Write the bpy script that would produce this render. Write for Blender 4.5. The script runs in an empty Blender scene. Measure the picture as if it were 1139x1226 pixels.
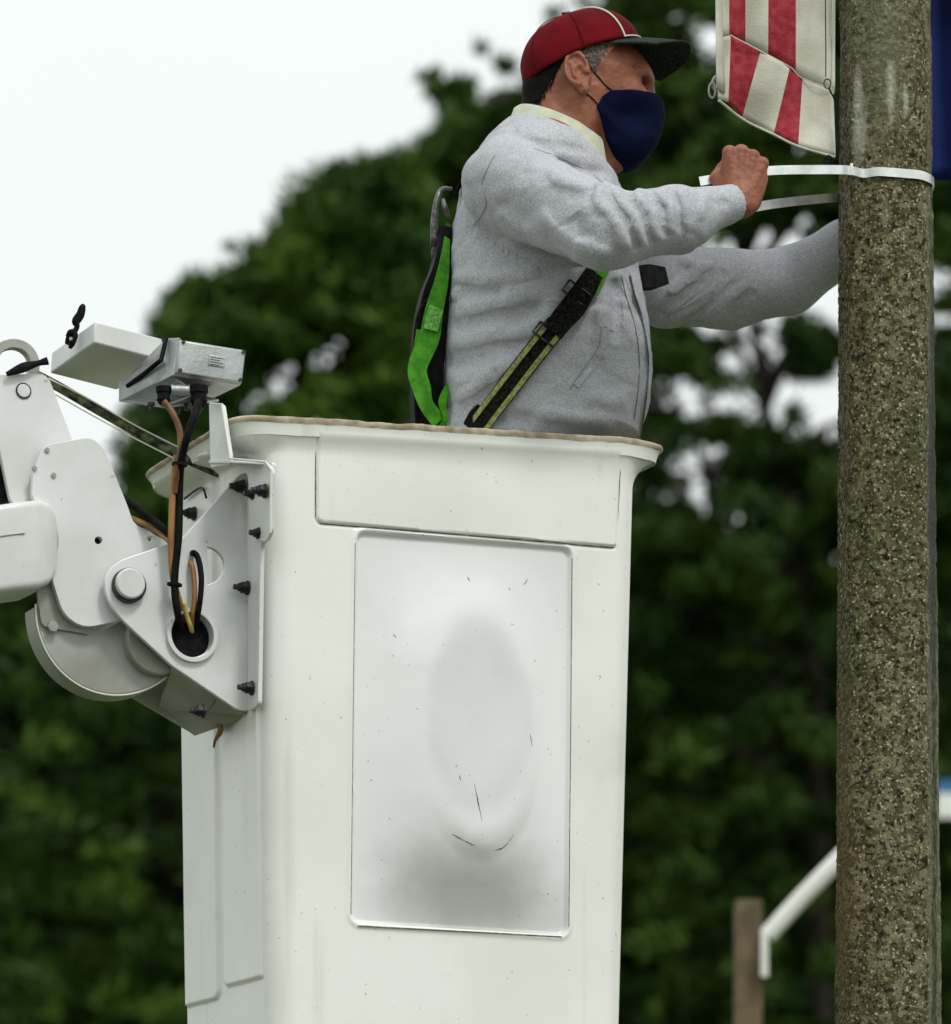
import bpy, math, random
import numpy as np
from mathutils import Vector
from mathutils.geometry import tessellate_polygon
S = bpy.context.scene
C = S.collection
random.seed(7)
rng = np.random.default_rng(7)

# ---------------------------------------------------------------- camera
FP = 5690.0                    # focal length in photo pixels
CX, HY, CZ = 569.5, 1900.0, 1.6
cd = bpy.data.cameras.new('camera'); cam = bpy.data.objects.new('camera', cd); C.objects.link(cam)
cam.location = (0, 0, CZ); cam.rotation_euler = (math.radians(90), 0, 0)
cd.sensor_fit = 'HORIZONTAL'; cd.sensor_width = 36; cd.lens = FP / 1139 * 36
cd.shift_y = (HY - 613) / 1139
cd.clip_start = 0.1; cd.clip_end = 2000
cd.dof.use_dof = True; cd.dof.focus_distance = 8.15; cd.dof.aperture_fstop = 5.0
S.camera = cam

# ---------------------------------------------------------------- sky, sun, exposure
SUN = Vector((0.42, -0.62, 0.95)).normalized()
w = bpy.data.worlds.new('World'); S.world = w; w.use_nodes = True
nt = w.node_tree; nt.nodes.clear()
def wn(t, **k):
    n = nt.nodes.new(t)
    for a, b in k.items(): setattr(n, a, b)
    return n
sky = wn('ShaderNodeTexSky', sky_type='NISHITA'); sky.sun_disc = False
sky.sun_elevation = math.asin(SUN.z); sky.sun_rotation = math.atan2(SUN.x, SUN.y)
sky.dust_density = 4; sky.air_density = 1; sky.ozone_density = 1
hs = wn('ShaderNodeHueSaturation'); hs.inputs['Saturation'].default_value = 0.10; hs.inputs['Value'].default_value = 1.0
nt.links.new(sky.outputs[0], hs.inputs['Color'])
tc = wn('ShaderNodeTexCoord'); no = wn('ShaderNodeTexNoise'); no.inputs['Scale'].default_value = 2.2; no.inputs['Detail'].default_value = 4
nt.links.new(tc.outputs['Generated'], no.inputs['Vector'])
cr = wn('ShaderNodeMapRange'); cr.inputs[1].default_value = .3; cr.inputs[2].default_value = .7; cr.inputs[3].default_value = 9.6; cr.inputs[4].default_value = 11.2
nt.links.new(no.outputs['Fac'], cr.inputs[0])
cc = wn('ShaderNodeMix', data_type='RGBA', blend_type='MULTIPLY'); cc.inputs['Factor'].default_value = 1
cc.inputs['A'].default_value = (.935, 1.0, .985, 1)
sx = wn('ShaderNodeSeparateXYZ'); nt.links.new(tc.outputs['Generated'], sx.inputs[0])
zr = wn('ShaderNodeMapRange'); zr.inputs[1].default_value = 0; zr.inputs[2].default_value = 1; zr.inputs[3].default_value = .90; zr.inputs[4].default_value = 1.35   # an overcast sky is brighter overhead
nt.links.new(sx.outputs['Z'], zr.inputs[0]); zm = wn('ShaderNodeMath', operation='MULTIPLY'); nt.links.new(zr.outputs[0], zm.inputs[0]); nt.links.new(cr.outputs[0], zm.inputs[1])
nt.links.new(zm.outputs[0], cc.inputs['B'])
mx = wn('ShaderNodeMix', data_type='RGBA'); mx.inputs['Factor'].default_value = 0.85   # closed cloud deck over the clear sky
nt.links.new(hs.outputs[0], mx.inputs['A']); nt.links.new(cc.outputs['Result'], mx.inputs['B'])
bg = wn('ShaderNodeBackground'); bg.inputs['Strength'].default_value = 0.10
nt.links.new(mx.outputs['Result'], bg.inputs['Color'])
wo = wn('ShaderNodeOutputWorld'); nt.links.new(bg.outputs[0], wo.inputs[0])
sl = bpy.data.lights.new('sun', 'SUN'); sl.energy = 1.5; sl.angle = math.radians(11); sl.color = (1, .975, .94)
so = bpy.data.objects.new('sun', sl); C.objects.link(so); so.rotation_euler = SUN.to_track_quat('Z', 'Y').to_euler()
so.location = (4, -8, 14)
S.view_settings.view_transform = 'Standard'; S.view_settings.look = 'None'
S.view_settings.exposure = 0.05; S.view_settings.gamma = 1.0

# ---------------------------------------------------------------- helpers
def P(px, py, Y):
    "the place at depth Y that the camera sees at photo pixel px, py"
    return np.array([(px - CX) / FP * Y, Y, CZ + (HY - py) / FP * Y])
def mat(name, col, rough=.6, metal=0, spec=.5, nscale=None, ncol=None, nfac=(.35, .65), bump=0, bscale=60, detail=5, coat=0, sheen=0, emit=None):
    m = bpy.data.materials.new(name); m.use_nodes = True
    t = m.node_tree; b = t.nodes['Principled BSDF']
    b.inputs['Base Color'].default_value = (*col, 1); b.inputs['Roughness'].default_value = rough
    b.inputs['Metallic'].default_value = metal; b.inputs['Specular IOR Level'].default_value = spec
    b.inputs['Coat Weight'].default_value = coat
    b.inputs['Sheen Weight'].default_value = sheen; b.inputs['Sheen Roughness'].default_value = .5
    co = t.nodes.new('ShaderNodeTexCoord')
    def noise(sc, det=detail, vec=None):
        n = t.nodes.new('ShaderNodeTexNoise'); n.inputs['Scale'].default_value = sc; n.inputs['Detail'].default_value = det
        t.links.new(vec or co.outputs['Object'], n.inputs['Vector']); return n
    last = None
    if nscale:
        n = noise(nscale); r = t.nodes.new('ShaderNodeMapRange'); r.interpolation_type = 'SMOOTHSTEP'
        r.inputs[1].default_value, r.inputs[2].default_value = nfac
        t.links.new(n.outputs['Fac'], r.inputs[0])
        x = t.nodes.new('ShaderNodeMix'); x.data_type = 'RGBA'
        x.inputs['A'].default_value = (*col, 1); x.inputs['B'].default_value = (*ncol, 1)
        t.links.new(r.outputs[0], x.inputs['Factor']); t.links.new(x.outputs['Result'], b.inputs['Base Color']); last = x
    if bump:
        n = noise(bscale, 6); k = t.nodes.new('ShaderNodeBump'); k.inputs['Strength'].default_value = min(1, bump); k.inputs['Distance'].default_value = .002 * max(1, bump)
        t.links.new(n.outputs['Fac'], k.inputs['Height']); t.links.new(k.outputs[0], b.inputs['Normal'])
    m['last'] = 0
    return m
def overlay(m, col, scale, lo, hi, vec_scale=(1, 1, 1), detail=5, tex='noise', fac=1.0):
    "one more layer of colour over what feeds the base colour"
    t = m.node_tree; b = t.nodes['Principled BSDF']; co = t.nodes.new('ShaderNodeTexCoord')
    mp = t.nodes.new('ShaderNodeMapping'); mp.inputs['Scale'].default_value = vec_scale
    t.links.new(co.outputs['Object'], mp.inputs[0])
    if tex == 'noise':
        n = t.nodes.new('ShaderNodeTexNoise'); n.inputs['Scale'].default_value = scale; n.inputs['Detail'].default_value = detail; o = n.outputs['Fac']
    else:
        n = t.nodes.new('ShaderNodeTexVoronoi'); n.inputs['Scale'].default_value = scale; o = n.outputs['Distance']
    t.links.new(mp.outputs[0], n.inputs['Vector'])
    r = t.nodes.new('ShaderNodeMapRange'); r.interpolation_type = 'SMOOTHSTEP'
    r.inputs[1].default_value = lo; r.inputs[2].default_value = hi; r.inputs[4].default_value = fac
    t.links.new(o, r.inputs[0])
    x = t.nodes.new('ShaderNodeMix'); x.data_type = 'RGBA'; x.inputs['B'].default_value = (*col, 1)
    if b.inputs['Base Color'].is_linked: t.links.new(b.inputs['Base Color'].links[0].from_socket, x.inputs['A'])
    else: x.inputs['A'].default_value = b.inputs['Base Color'].default_value
    t.links.new(r.outputs[0], x.inputs['Factor']); t.links.new(x.outputs['Result'], b.inputs['Base Color'])
    return m
def tag(o, label=None, cat=None, group=None, kind=None):
    for k, v in (('label', label), ('category', cat), ('group', group), ('kind', kind)):
        if v: o[k] = v
    return o
def empty(name, loc):
    o = bpy.data.objects.new(name, None); o.location = tuple(loc); o.empty_display_size = .2; C.objects.link(o); return o
def wloc(o):
    v = Vector(o.location)
    while o.parent: o = o.parent; v += Vector(o.location)
    return np.array(v)
def obj(name, V, F, m, parent=None, smooth=True, bevel=0, angle=35, mats=None, mi=None, subsurf=0, segs=2):
    "one mesh object from world-space points"
    V = np.asarray(V, dtype=float).reshape(-1, 3)
    c = V.mean(0); base = wloc(parent) if parent else np.zeros(3)
    me = bpy.data.meshes.new(name)
    if isinstance(F, np.ndarray):
        Vl = V - c; n, k = F.shape
        me.vertices.add(len(Vl)); me.vertices.foreach_set('co', Vl.ravel().astype(np.float32))
        me.loops.add(n * k); me.loops.foreach_set('vertex_index', F.ravel().astype(np.int32))
        me.polygons.add(n); me.polygons.foreach_set('loop_start', np.arange(0, n * k, k, dtype=np.int32))
        me.update(calc_edges=True)
    else:
        me.from_pydata([tuple(p) for p in V - c], [], [tuple(int(i) for i in f) for f in F])
    me.validate()
    for q in (mats or [m]): me.materials.append(q)
    if mi is not None and len(mi) == len(me.polygons): me.polygons.foreach_set('material_index', np.asarray(mi, dtype=np.int32))
    if smooth: me.polygons.foreach_set('use_smooth', [True] * len(me.polygons))
    o = bpy.data.objects.new(name, me); C.objects.link(o)
    if parent: o.parent = parent
    o.location = tuple(c - base)
    if subsurf:
        s = o.modifiers.new('s', 'SUBSURF'); s.levels = s.render_levels = subsurf
    if bevel:
        b = o.modifiers.new('b', 'BEVEL'); b.width = bevel; b.segments = segs; b.limit_method = 'ANGLE'; b.angle_limit = math.radians(angle)
        b.harden_normals = False
    if smooth and (bevel or not isinstance(F, np.ndarray)):
        try: me.set_sharp_from_angle(angle=math.radians(50 if not bevel else 60))
        except Exception: pass
    return o
def again(src, world, parent, name=None, rot=None):
    "another individual that shares the mesh"
    o = src.copy(); C.objects.link(o); o.parent = parent
    o.location = tuple(np.asarray(world) - (wloc(parent) if parent else 0))
    if rot is not None: o.rotation_euler = rot
    return o
class MB:
    def __init__(s): s.V = []; s.F = []; s.M = []
    def add(s, V, F, mi=0):
        k = len(s.V); s.V += [tuple(v) for v in V]; s.F += [tuple(i + k for i in f) for f in F]; s.M += [mi] * len(F); return s
    def build(s, name, m, parent=None, **kw): return obj(name, s.V, s.F, m, parent, mi=s.M, **kw)
def nrm(v): v = np.asarray(v, float); return v / (np.linalg.norm(v) + 1e-12)
def catmull(pts, n=8):
    p = [np.asarray(q, float) for q in pts]; p = [2 * p[0] - p[1]] + p + [2 * p[-1] - p[-2]]; out = []
    for i in range(1, len(p) - 2):
        for k in range(n):
            t = k / n; a, b, c, d = p[i - 1:i + 3]
            out.append(.5 * ((2 * b) + (-a + c) * t + (2 * a - 5 * b + 4 * c - d) * t * t + (-a + 3 * b - 3 * c + d) * t ** 3))
    out.append(p[-2]); return np.array(out)
def tube(pts, r, n=12, curve=8, caps=True, flat=None):
    "tube along points; r is a number or one radius per point; flat=(dir, factor) squashes it"
    r = np.array([r] * len(pts), float) if np.isscalar(r) else np.asarray(r, float)
    if curve and len(pts) > 2:
        R = catmull([(q, 0, 0) for q in r], curve)[:, 0]; Q = catmull(pts, curve)
    else: Q = np.asarray(pts, float); R = r
    T = np.gradient(Q, axis=0); V = []; F = []
    up = np.array([0, 0, 1.]) if abs(nrm(T[0])[2]) < .9 else np.array([1., 0, 0])
    for i in range(len(Q)):
        t = nrm(T[i]); a = nrm(np.cross(up, t)); b = np.cross(t, a); up = b
        for k in range(n):
            w_ = 2 * math.pi * k / n; d = math.cos(w_) * a + math.sin(w_) * b
            if flat is not None: d = d - np.dot(d, flat[0]) * np.asarray(flat[0]) * (1 - flat[1])
            V.append(Q[i] + R[i] * d)
    for i in range(len(Q) - 1):
        for k in range(n):
            F.append((i * n + k, i * n + (k + 1) % n, (i + 1) * n + (k + 1) % n, (i + 1) * n + k))
    if caps: F += [tuple(range(n))[::-1], tuple((len(Q) - 1) * n + k for k in range(n))]
    return V, F
def ribbon(pts, wdir, width, thick, curve=8):
    "flat webbing: wdir is one direction or one per point (across the strap)"
    n0 = len(pts); W = np.array([nrm(wdir)] * n0) if np.ndim(wdir) == 1 else np.array([nrm(q) for q in wdir])
    wd = np.array([width] * n0, float) if np.isscalar(width) else np.asarray(width, float)
    Q = catmull(pts, curve); W = catmull(W, curve); D = catmull([(q, 0, 0) for q in wd], curve)[:, 0]
    T = np.gradient(Q, axis=0); V = []; F = []
    for i in range(len(Q)):
        t = nrm(T[i]); a = nrm(W[i] - np.dot(W[i], t) * t); b = np.cross(t, a)
        for x, y in ((-1, -1), (-.33, -1), (.33, -1), (1, -1), (1, 1), (.33, 1), (-.33, 1), (-1, 1)): V.append(Q[i] + a * x * D[i] / 2 + b * y * thick / 2)
    for i in range(len(Q) - 1):
        for k in range(8): F.append((i * 8 + k, i * 8 + (k + 1) % 8, (i + 1) * 8 + (k + 1) % 8, (i + 1) * 8 + k))
    F += [tuple(range(8))[::-1], tuple((len(Q) - 1) * 8 + k for k in range(8))]
    return V, F
def loft(rings, caps=True):
    n = len(rings[0]); V = [p for r in rings for p in r]; F = []
    for i in range(len(rings) - 1):
        for k in range(n): F.append((i * n + k, i * n + (k + 1) % n, (i + 1) * n + (k + 1) % n, (i + 1) * n + k))
    if caps: F += [tuple(range(n))[::-1], tuple((len(rings) - 1) * n + k for k in range(n))]
    return V, F
def slab(outer, holes, depth):
    "a plate: 3D outline (and holes) pushed along the vector depth"
    loops = [list(map(np.asarray, outer))] + [list(map(np.asarray, h)) for h in holes]
    flat = [p for l in loops for p in l]; n = len(flat); d = np.asarray(depth)
    T = tessellate_polygon([[Vector(p) for p in l] for l in loops])
    V = flat + [p + d for p in flat]; F = [t for t in T] + [(t[2] + n, t[1] + n, t[0] + n) for t in T]
    k = 0
    for l in loops:
        m_ = len(l)
        for i in range(m_): j = (i + 1) % m_; F.append((k + i, k + j, n + k + j, n + k + i))
        k += m_
    return V, F
def fixn(o):
    import bmesh
    bm = bmesh.new(); bm.from_mesh(o.data); bmesh.ops.remove_doubles(bm, verts=bm.verts, dist=1e-6)
    bmesh.ops.dissolve_limit(bm, angle_limit=.001, verts=bm.verts, edges=bm.edges) if o.get('plate') else None
    bmesh.ops.recalc_face_normals(bm, faces=bm.faces); bm.to_mesh(o.data); bm.free(); return o
def rounded(pts, r, n=5):
    "2D polygon with rounded corners; r number or per-corner"
    out = []; N = len(pts)
    for i in range(N):
        p = np.array(pts[i][:2], float); a = np.array(pts[i - 1][:2], float); b = np.array(pts[(i + 1) % N][:2], float)
        rr = pts[i][2] if len(pts[i]) > 2 else r
        if rr <= 0: out.append(p); continue
        da = a - p; db = b - p; q = min(rr, .48 * np.linalg.norm(da), .48 * np.linalg.norm(db))
        s = p + nrm(da) * q; e = p + nrm(db) * q
        for k in range(n + 1):
            t = k / n; out.append((1 - t) ** 2 * s + 2 * t * (1 - t) * p + t * t * e)
    return out
def circ(cx, cy, rx, ry=None, n=28, a0=0, a1=360):
    ry = ry or rx; k = n if a1 - a0 >= 360 else n + 1
    return [(cx + rx * math.cos(math.radians(a0 + (a1 - a0) * i / n)), cy + ry * math.sin(math.radians(a0 + (a1 - a0) * i / n))) for i in range(k)]
# value noise for shapes
_tab = rng.random((64, 64, 64))
def vnoise(p):
    p = np.asarray(p, float); i = np.floor(p).astype(int); f = p - i; f = f * f * (3 - 2 * f); r = 0
    for dx in (0, 1):
        for dy in (0, 1):
            for dz in (0, 1):
                wgt = (f[..., 0] if dx else 1 - f[..., 0]) * (f[..., 1] if dy else 1 - f[..., 1]) * (f[..., 2] if dz else 1 - f[..., 2])
                r = r + wgt * _tab[(i[..., 0] + dx) % 64, (i[..., 1] + dy) % 64, (i[..., 2] + dz) % 64]
    return r * 2 - 1
def fbm(p, o=3):
    r = 0; a = 1; p = np.asarray(p, float)
    for _ in range(o): r = r + a * vnoise(p); a *= .5; p = p * 2.03 + 7.1
    return r
def sstep(a, b, x): t = np.clip((x - a) / (b - a), 0, 1); return t * t * (3 - 2 * t)

# ---------------------------------------------------------------- materials
M = {}
M['gel'] = mat('white gelcoat', (.78, .78, .735), .32, spec=.5, nscale=3, ncol=(.71, .715, .665), bump=.25, bscale=30)
overlay(M['gel'], (.47, .45, .37), 26, .56, .80, (1, 1, .07), fac=.40)
overlay(M['gel'], (.42, .40, .33), 3.5, .58, .78, fac=.35, detail=8)
overlay(M['gel'], (.22, .19, .14), 120, .715, .77, fac=.7, detail=2)
M['gelpanel'] = mat('grey white gelcoat', (.77, .77, .755), .34, nscale=3, ncol=(.70, .70, .69), bump=.25, bscale=30)
overlay(M['gelpanel'], (.22, .19, .14), 120, .715, .77, fac=.7, detail=2)
M['lip'] = mat('worn rim edge', (.42, .36, .26), .75, nscale=35, ncol=(.25, .19, .12), bump=.6, bscale=120)
overlay(M['lip'], (.52, .46, .36), 9, .56, .72)
M['steel'] = mat('white painted steel', (.70, .71, .70), .35, nscale=6, ncol=(.59, .60, .58), bump=.15, bscale=40)
overlay(M['steel'], (.30, .27, .2), 90, .68, .76, fac=.7)
overlay(M['steel'], (.48, .46, .38), 12, .58, .8, (1, 1, .3), fac=.45, detail=8)
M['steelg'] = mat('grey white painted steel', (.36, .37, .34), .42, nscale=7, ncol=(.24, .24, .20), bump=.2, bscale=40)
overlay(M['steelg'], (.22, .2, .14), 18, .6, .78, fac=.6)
M['galv'] = mat('cast grey aluminium', (.42, .44, .44), .42, .55, nscale=20, ncol=(.30, .32, .31), bump=.4, bscale=150)
M['edge'] = mat('bare edge', (.66, .66, .58), .4)
M['bolt'] = mat('dark oxidised bolt', (.008, .009, .009), .45, 0, .25, nscale=120, ncol=(.05, .045, .04))
M['blk'] = mat('black rubber', (.003, .003, .0035), .6, spec=.08, nscale=60, ncol=(.009, .009, .009), bump=.3, bscale=200)
M['tan'] = mat('tan cable', (.34, .17, .045), .5, nscale=25, ncol=(.22, .10, .03))
M['rust'] = mat('reddish cable', (.12, .035, .018), .5, nscale=40, ncol=(.20, .09, .03))
M['yel'] = mat('yellow cable', (.62, .48, .14), .5)
M['hose'] = mat('dirty hose', (.012, .018, .008), .6, spec=.2, nscale=60, ncol=(.14, .15, .07), bump=.5, bscale=120)
M['band'] = mat('stainless strap', (.80, .81, .80), .36, .9, nscale=30, ncol=(.60, .61, .60))
# ================================================================ AERIAL BUCKET
A = math.radians(23.5)
U = np.array([math.cos(A), math.sin(A), 0]); Vv = np.array([-math.sin(A), math.cos(A), 0]); Z = np.array([0, 0, 1.])
BW, BL = .698, .47
F0 = np.array([(320 - CX) / FP * 8.0, 8.0, 0])
ZT = 3.555; ZB = 2.50
def B(u, v, z): return F0 + U * u + Vv * v + Z * z
def front_pt(px, py, off=0.0):
    "photo pixel -> point on the vertical plane parallel to the bucket's front, off metres behind it"
    kx = (px - CX) / FP; Y = (off + F0[1] * math.cos(A) - F0[0] * math.sin(A)) / (math.cos(A) - kx * math.sin(A))
    return np.array([kx * Y, Y, CZ + (HY - py) / FP * Y])
def left_pt(px, py, off=0.0):
    "photo pixel -> point on the plane parallel to the bucket's left side, off metres out from it"
    kx = (px - CX) / FP; n = -U; d = np.dot(n, F0) + off; Y = d / (n[0] * kx + n[1])
    return np.array([kx * Y, Y, CZ + (HY - py) / FP * Y])
def uz(p): d = p - F0; return np.dot(d, U), p[2]
def vz(p): d = p - F0; return np.dot(d, Vv), p[2]

bucket = empty('lift_bucket', B(BW / 2, BL / 2, ZB))
tag(bucket, 'white fibreglass lift bucket with a tan worn rim that the worker stands in', 'bucket')
def inset(z): t = (ZT - z) / (ZT - ZB); return .012 * t, .030 * t      # left, right taper
RC = .045
def perim(ulist_n, grow=0, z=ZT, rc=RC, fine=True):
    il, ir = inset(z); u0, u1, v0, v1 = il - grow, BW - ir + grow, -grow * (.22 if grow > 0 else 1), BL - .012 * (ZT - z) + grow
    rc = rc + grow * .7; pts = []; nor = []
    def seg(a, b, n, nn):
        for k in range(n): pts.append(np.array(a) + (np.array(b) - np.array(a)) * k / n); nor.append(nn)
    def arc(c, a0, n):
        for k in range(n): t = math.radians(a0 + 90 * k / n); pts.append(np.array([c[0] + rc * math.cos(t), c[1] + rc * math.sin(t)])); nor.append((math.cos(t), math.sin(t)))
    nf, nl, nb, na = ulist_n
    seg((u0 + rc, v0), (u1 - rc, v0), nf, (0, -1)); arc((u1 - rc, v0 + rc), -90, na)
    seg((u1, v0 + rc), (u1, v1 - rc), nb, (1, 0)); arc((u1 - rc, v1 - rc), 0, na)
    seg((u1 - rc, v1), (u0 + rc, v1), nb, (0, 1)); arc((u0 + rc, v1 - rc), 90, na)
    seg((u0, v1 - rc), (u0, v0 + rc), nl, (-1, 0)); arc((u0 + rc, v0 + rc), 180, na)
    return np.array(pts), np.array(nor, float)
# panel outlines on the front face in (u, z)
RP = [uz(front_pt(*q)) for q in ((427, 635), (685, 655), (680, 1121), (420, 1105))]
TP = [uz(front_pt(*q)) for q in ((381, 503), (744, 536), (738, 655), (379, 625))]
LP1 = [vz(left_pt(*q)) for q in ((257, 560), (212, 560), (212, 1207), (258, 1195))]
LP2 = [vz(left_pt(*q)) for q in ((325, 545), (266, 545), (264, 1182), (326, 1165))]
def sdpoly(P_, poly, r=0):
    "signed distance to polygon (negative inside), rounded by r"
    d = np.full(len(P_), 1e9); s = np.ones(len(P_)); N = len(poly)
    poly = np.array(poly, float)
    if r:
        c = poly.mean(0); q = poly.copy()
        # inset each vertex diagonally
        for i in range(N):
            a = nrm(poly[i - 1] - poly[i]); b = nrm(poly[(i + 1) % N] - poly[i]); q[i] = poly[i] + (a + b) * r
        poly = q
    for i in range(N):
        a = poly[i]; b = poly[(i + 1) % N]; e = b - a; w_ = P_ - a
        t = np.clip((w_ @ e) / (e @ e), 0, 1); pr = w_ - t[:, None] * e; d = np.minimum(d, (pr ** 2).sum(1))
        c1 = P_[:, 1] >= a[1]; c2 = P_[:, 1] < b[1]; c3 = e[0] * w_[:, 1] > e[1] * w_[:, 0]
        fl = (c1 & c2 & c3) | (~c1 & ~c2 & ~c3); s[fl] *= -1
    return s * np.sqrt(d) - r
def lift(u): return .028 * u / BW
def relief_front(u, z):
    p = np.stack([u, z], 1); h = np.zeros(len(p))
    d = sdpoly(p, RP, .018)
    ins = 1 - sstep(-.0055, .0, d)
    h -= .0068 * ins; h += .0022 * np.exp(-((d - .004) / .004) ** 2)
    (ua, za), (ub, _), (_, zb_), _ = RP[0], RP[1], RP[2], RP[3]
    fu = (u - RP[3][0]) / (RP[1][0] - RP[3][0]); fz = (z - RP[2][1]) / (RP[0][1] - RP[2][1])
    # worn pocket: the panel is dished, with an egg-shaped blister standing in it
    base = .024 * sstep(0, .36, fz) * sstep(0, .34, 1 - fz) * sstep(0, .34, np.minimum(fu, 1 - fu))
    cx, cz = .565, .50; low = fz < cz
    e = np.sqrt(((fu - cx) / .28) ** 2 + ((fz - cz) / np.where(low, .305, .40)) ** 2)
    pl = .0240 + (cz - fz) * .006; wl = sstep(-.15, .25, cz - fz)
    w_ = 1 - sstep(0, 1, (e - (.25 + .50 * wl)) / (1.08 - (.25 + .50 * wl)))
    e2 = np.sqrt(((fu - .56) / .20) ** 2 + ((fz - .60) / .24) ** 2)
    h += ins * (base + (pl - base) * w_ - .0055 * (1 - sstep(.35, 1.1, e2)))
    d2 = sdpoly(p, TP, .010)
    h += .0046 * (1 - sstep(-.002, .001, d2)) - .0022 * np.exp(-((d2 - .003) / .002) ** 2)
    h += .0010 * fbm(np.stack([u * 5, z * 3, 0 * u], 1), 2)
    return h
def relief_left(v, z):
    p = np.stack([v, z], 1); h = np.zeros(len(p))
    for pl in (LP1, LP2):
        d = sdpoly(p, pl, .02); h += .006 * (1 - sstep(-.003, .002, d))
    return h + .0008 * fbm(np.stack([v * 5, z * 3, 0 * v], 1), 2)
NF, NL, NB, NA = 250, 90, 14, 12
zs = np.concatenate([np.linspace(ZB, ZT - .05, 400), np.linspace(ZT - .05, ZT - .008, 18)[1:]])
ring0, nor0 = perim((NF, NL, NB, NA))
npt = len(ring0); rows = []
for z in zs:
    pts, nor = perim((NF, NL, NB, NA), 0, z)
    h = np.zeros(npt); iF = np.arange(0, NF); iL0 = NF + NA + NB + NA + NB + NA; iL = np.arange(iL0, iL0 + NL)
    h[iF] = relief_front(pts[iF, 0], np.full(NF, z)); h[iL] = relief_left(pts[iL, 1], np.full(NL, z))
    fl = sstep(ZT - .046, ZT - .008, z) ** 1.5 * .047          # flare into the lip
    pts = pts + nor * (h[:, None] + fl * np.array([1, 1]) * np.array([[1, .22 if 0 else 1]])) * np.where(nor[:, 1:] < 0, np.array([[1., 1.]]) , 1.) if fl == 0 else pts + nor * h[:, None] + nor * fl * np.where(nor[:, 1:] < 0, np.array([[1., .22]]), np.array([[1., 1.]]))
    rows.append(F0 + pts[:, :1] * U + pts[:, 1:] * Vv + Z * z + Z * (lift(pts[:, 0]) * sstep(ZT - .05, ZT - .02, z))[:, None])
SV = np.array(rows).reshape(-1, 3); nr = len(rows)
ii, kk = np.meshgrid(np.arange(nr - 1), np.arange(npt), indexing='ij'); k2 = (kk + 1) % npt
SF = np.stack([ii * npt + kk, ii * npt + k2, (ii + 1) * npt + k2, (ii + 1) * npt + kk], -1).reshape(-1, 4)
cu = (ring0[kk.ravel(), 0] + ring0[k2.ravel(), 0]) / 2; cz_ = zs[ii.ravel()]
front_f = (kk.ravel() < NF)
q = np.stack([cu, cz_], 1)
# use true u of each row
uu = np.array([perim((NF, NL, NB, NA), 0, z)[0][:, 0] for z in zs]); uc = uu[ii.ravel(), kk.ravel()]
q = np.stack([uc, cz_], 1)
inR = front_f & (sdpoly(q, RP, .018) < .001); inT = front_f & (sdpoly(q, TP, .010) < .001)
def submesh(name, mask, m):
    f = SF[mask]; ids, inv = np.unique(f, return_inverse=True)
    return obj(name, SV[ids], inv.reshape(f.shape), m, bucket)
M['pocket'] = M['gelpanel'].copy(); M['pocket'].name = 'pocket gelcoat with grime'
shell = submesh('shell', ~(inR | inT), M['gel'])
pock = submesh('recessed_panel', inR, M['pocket']); pock['label'] = 'recessed front panel with an egg shaped blister and grey painted shade and soiling'
topp = submesh('raised_panel', inT, M['gel']); topp['label'] = 'blank raised rectangular panel under the rim'
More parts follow.
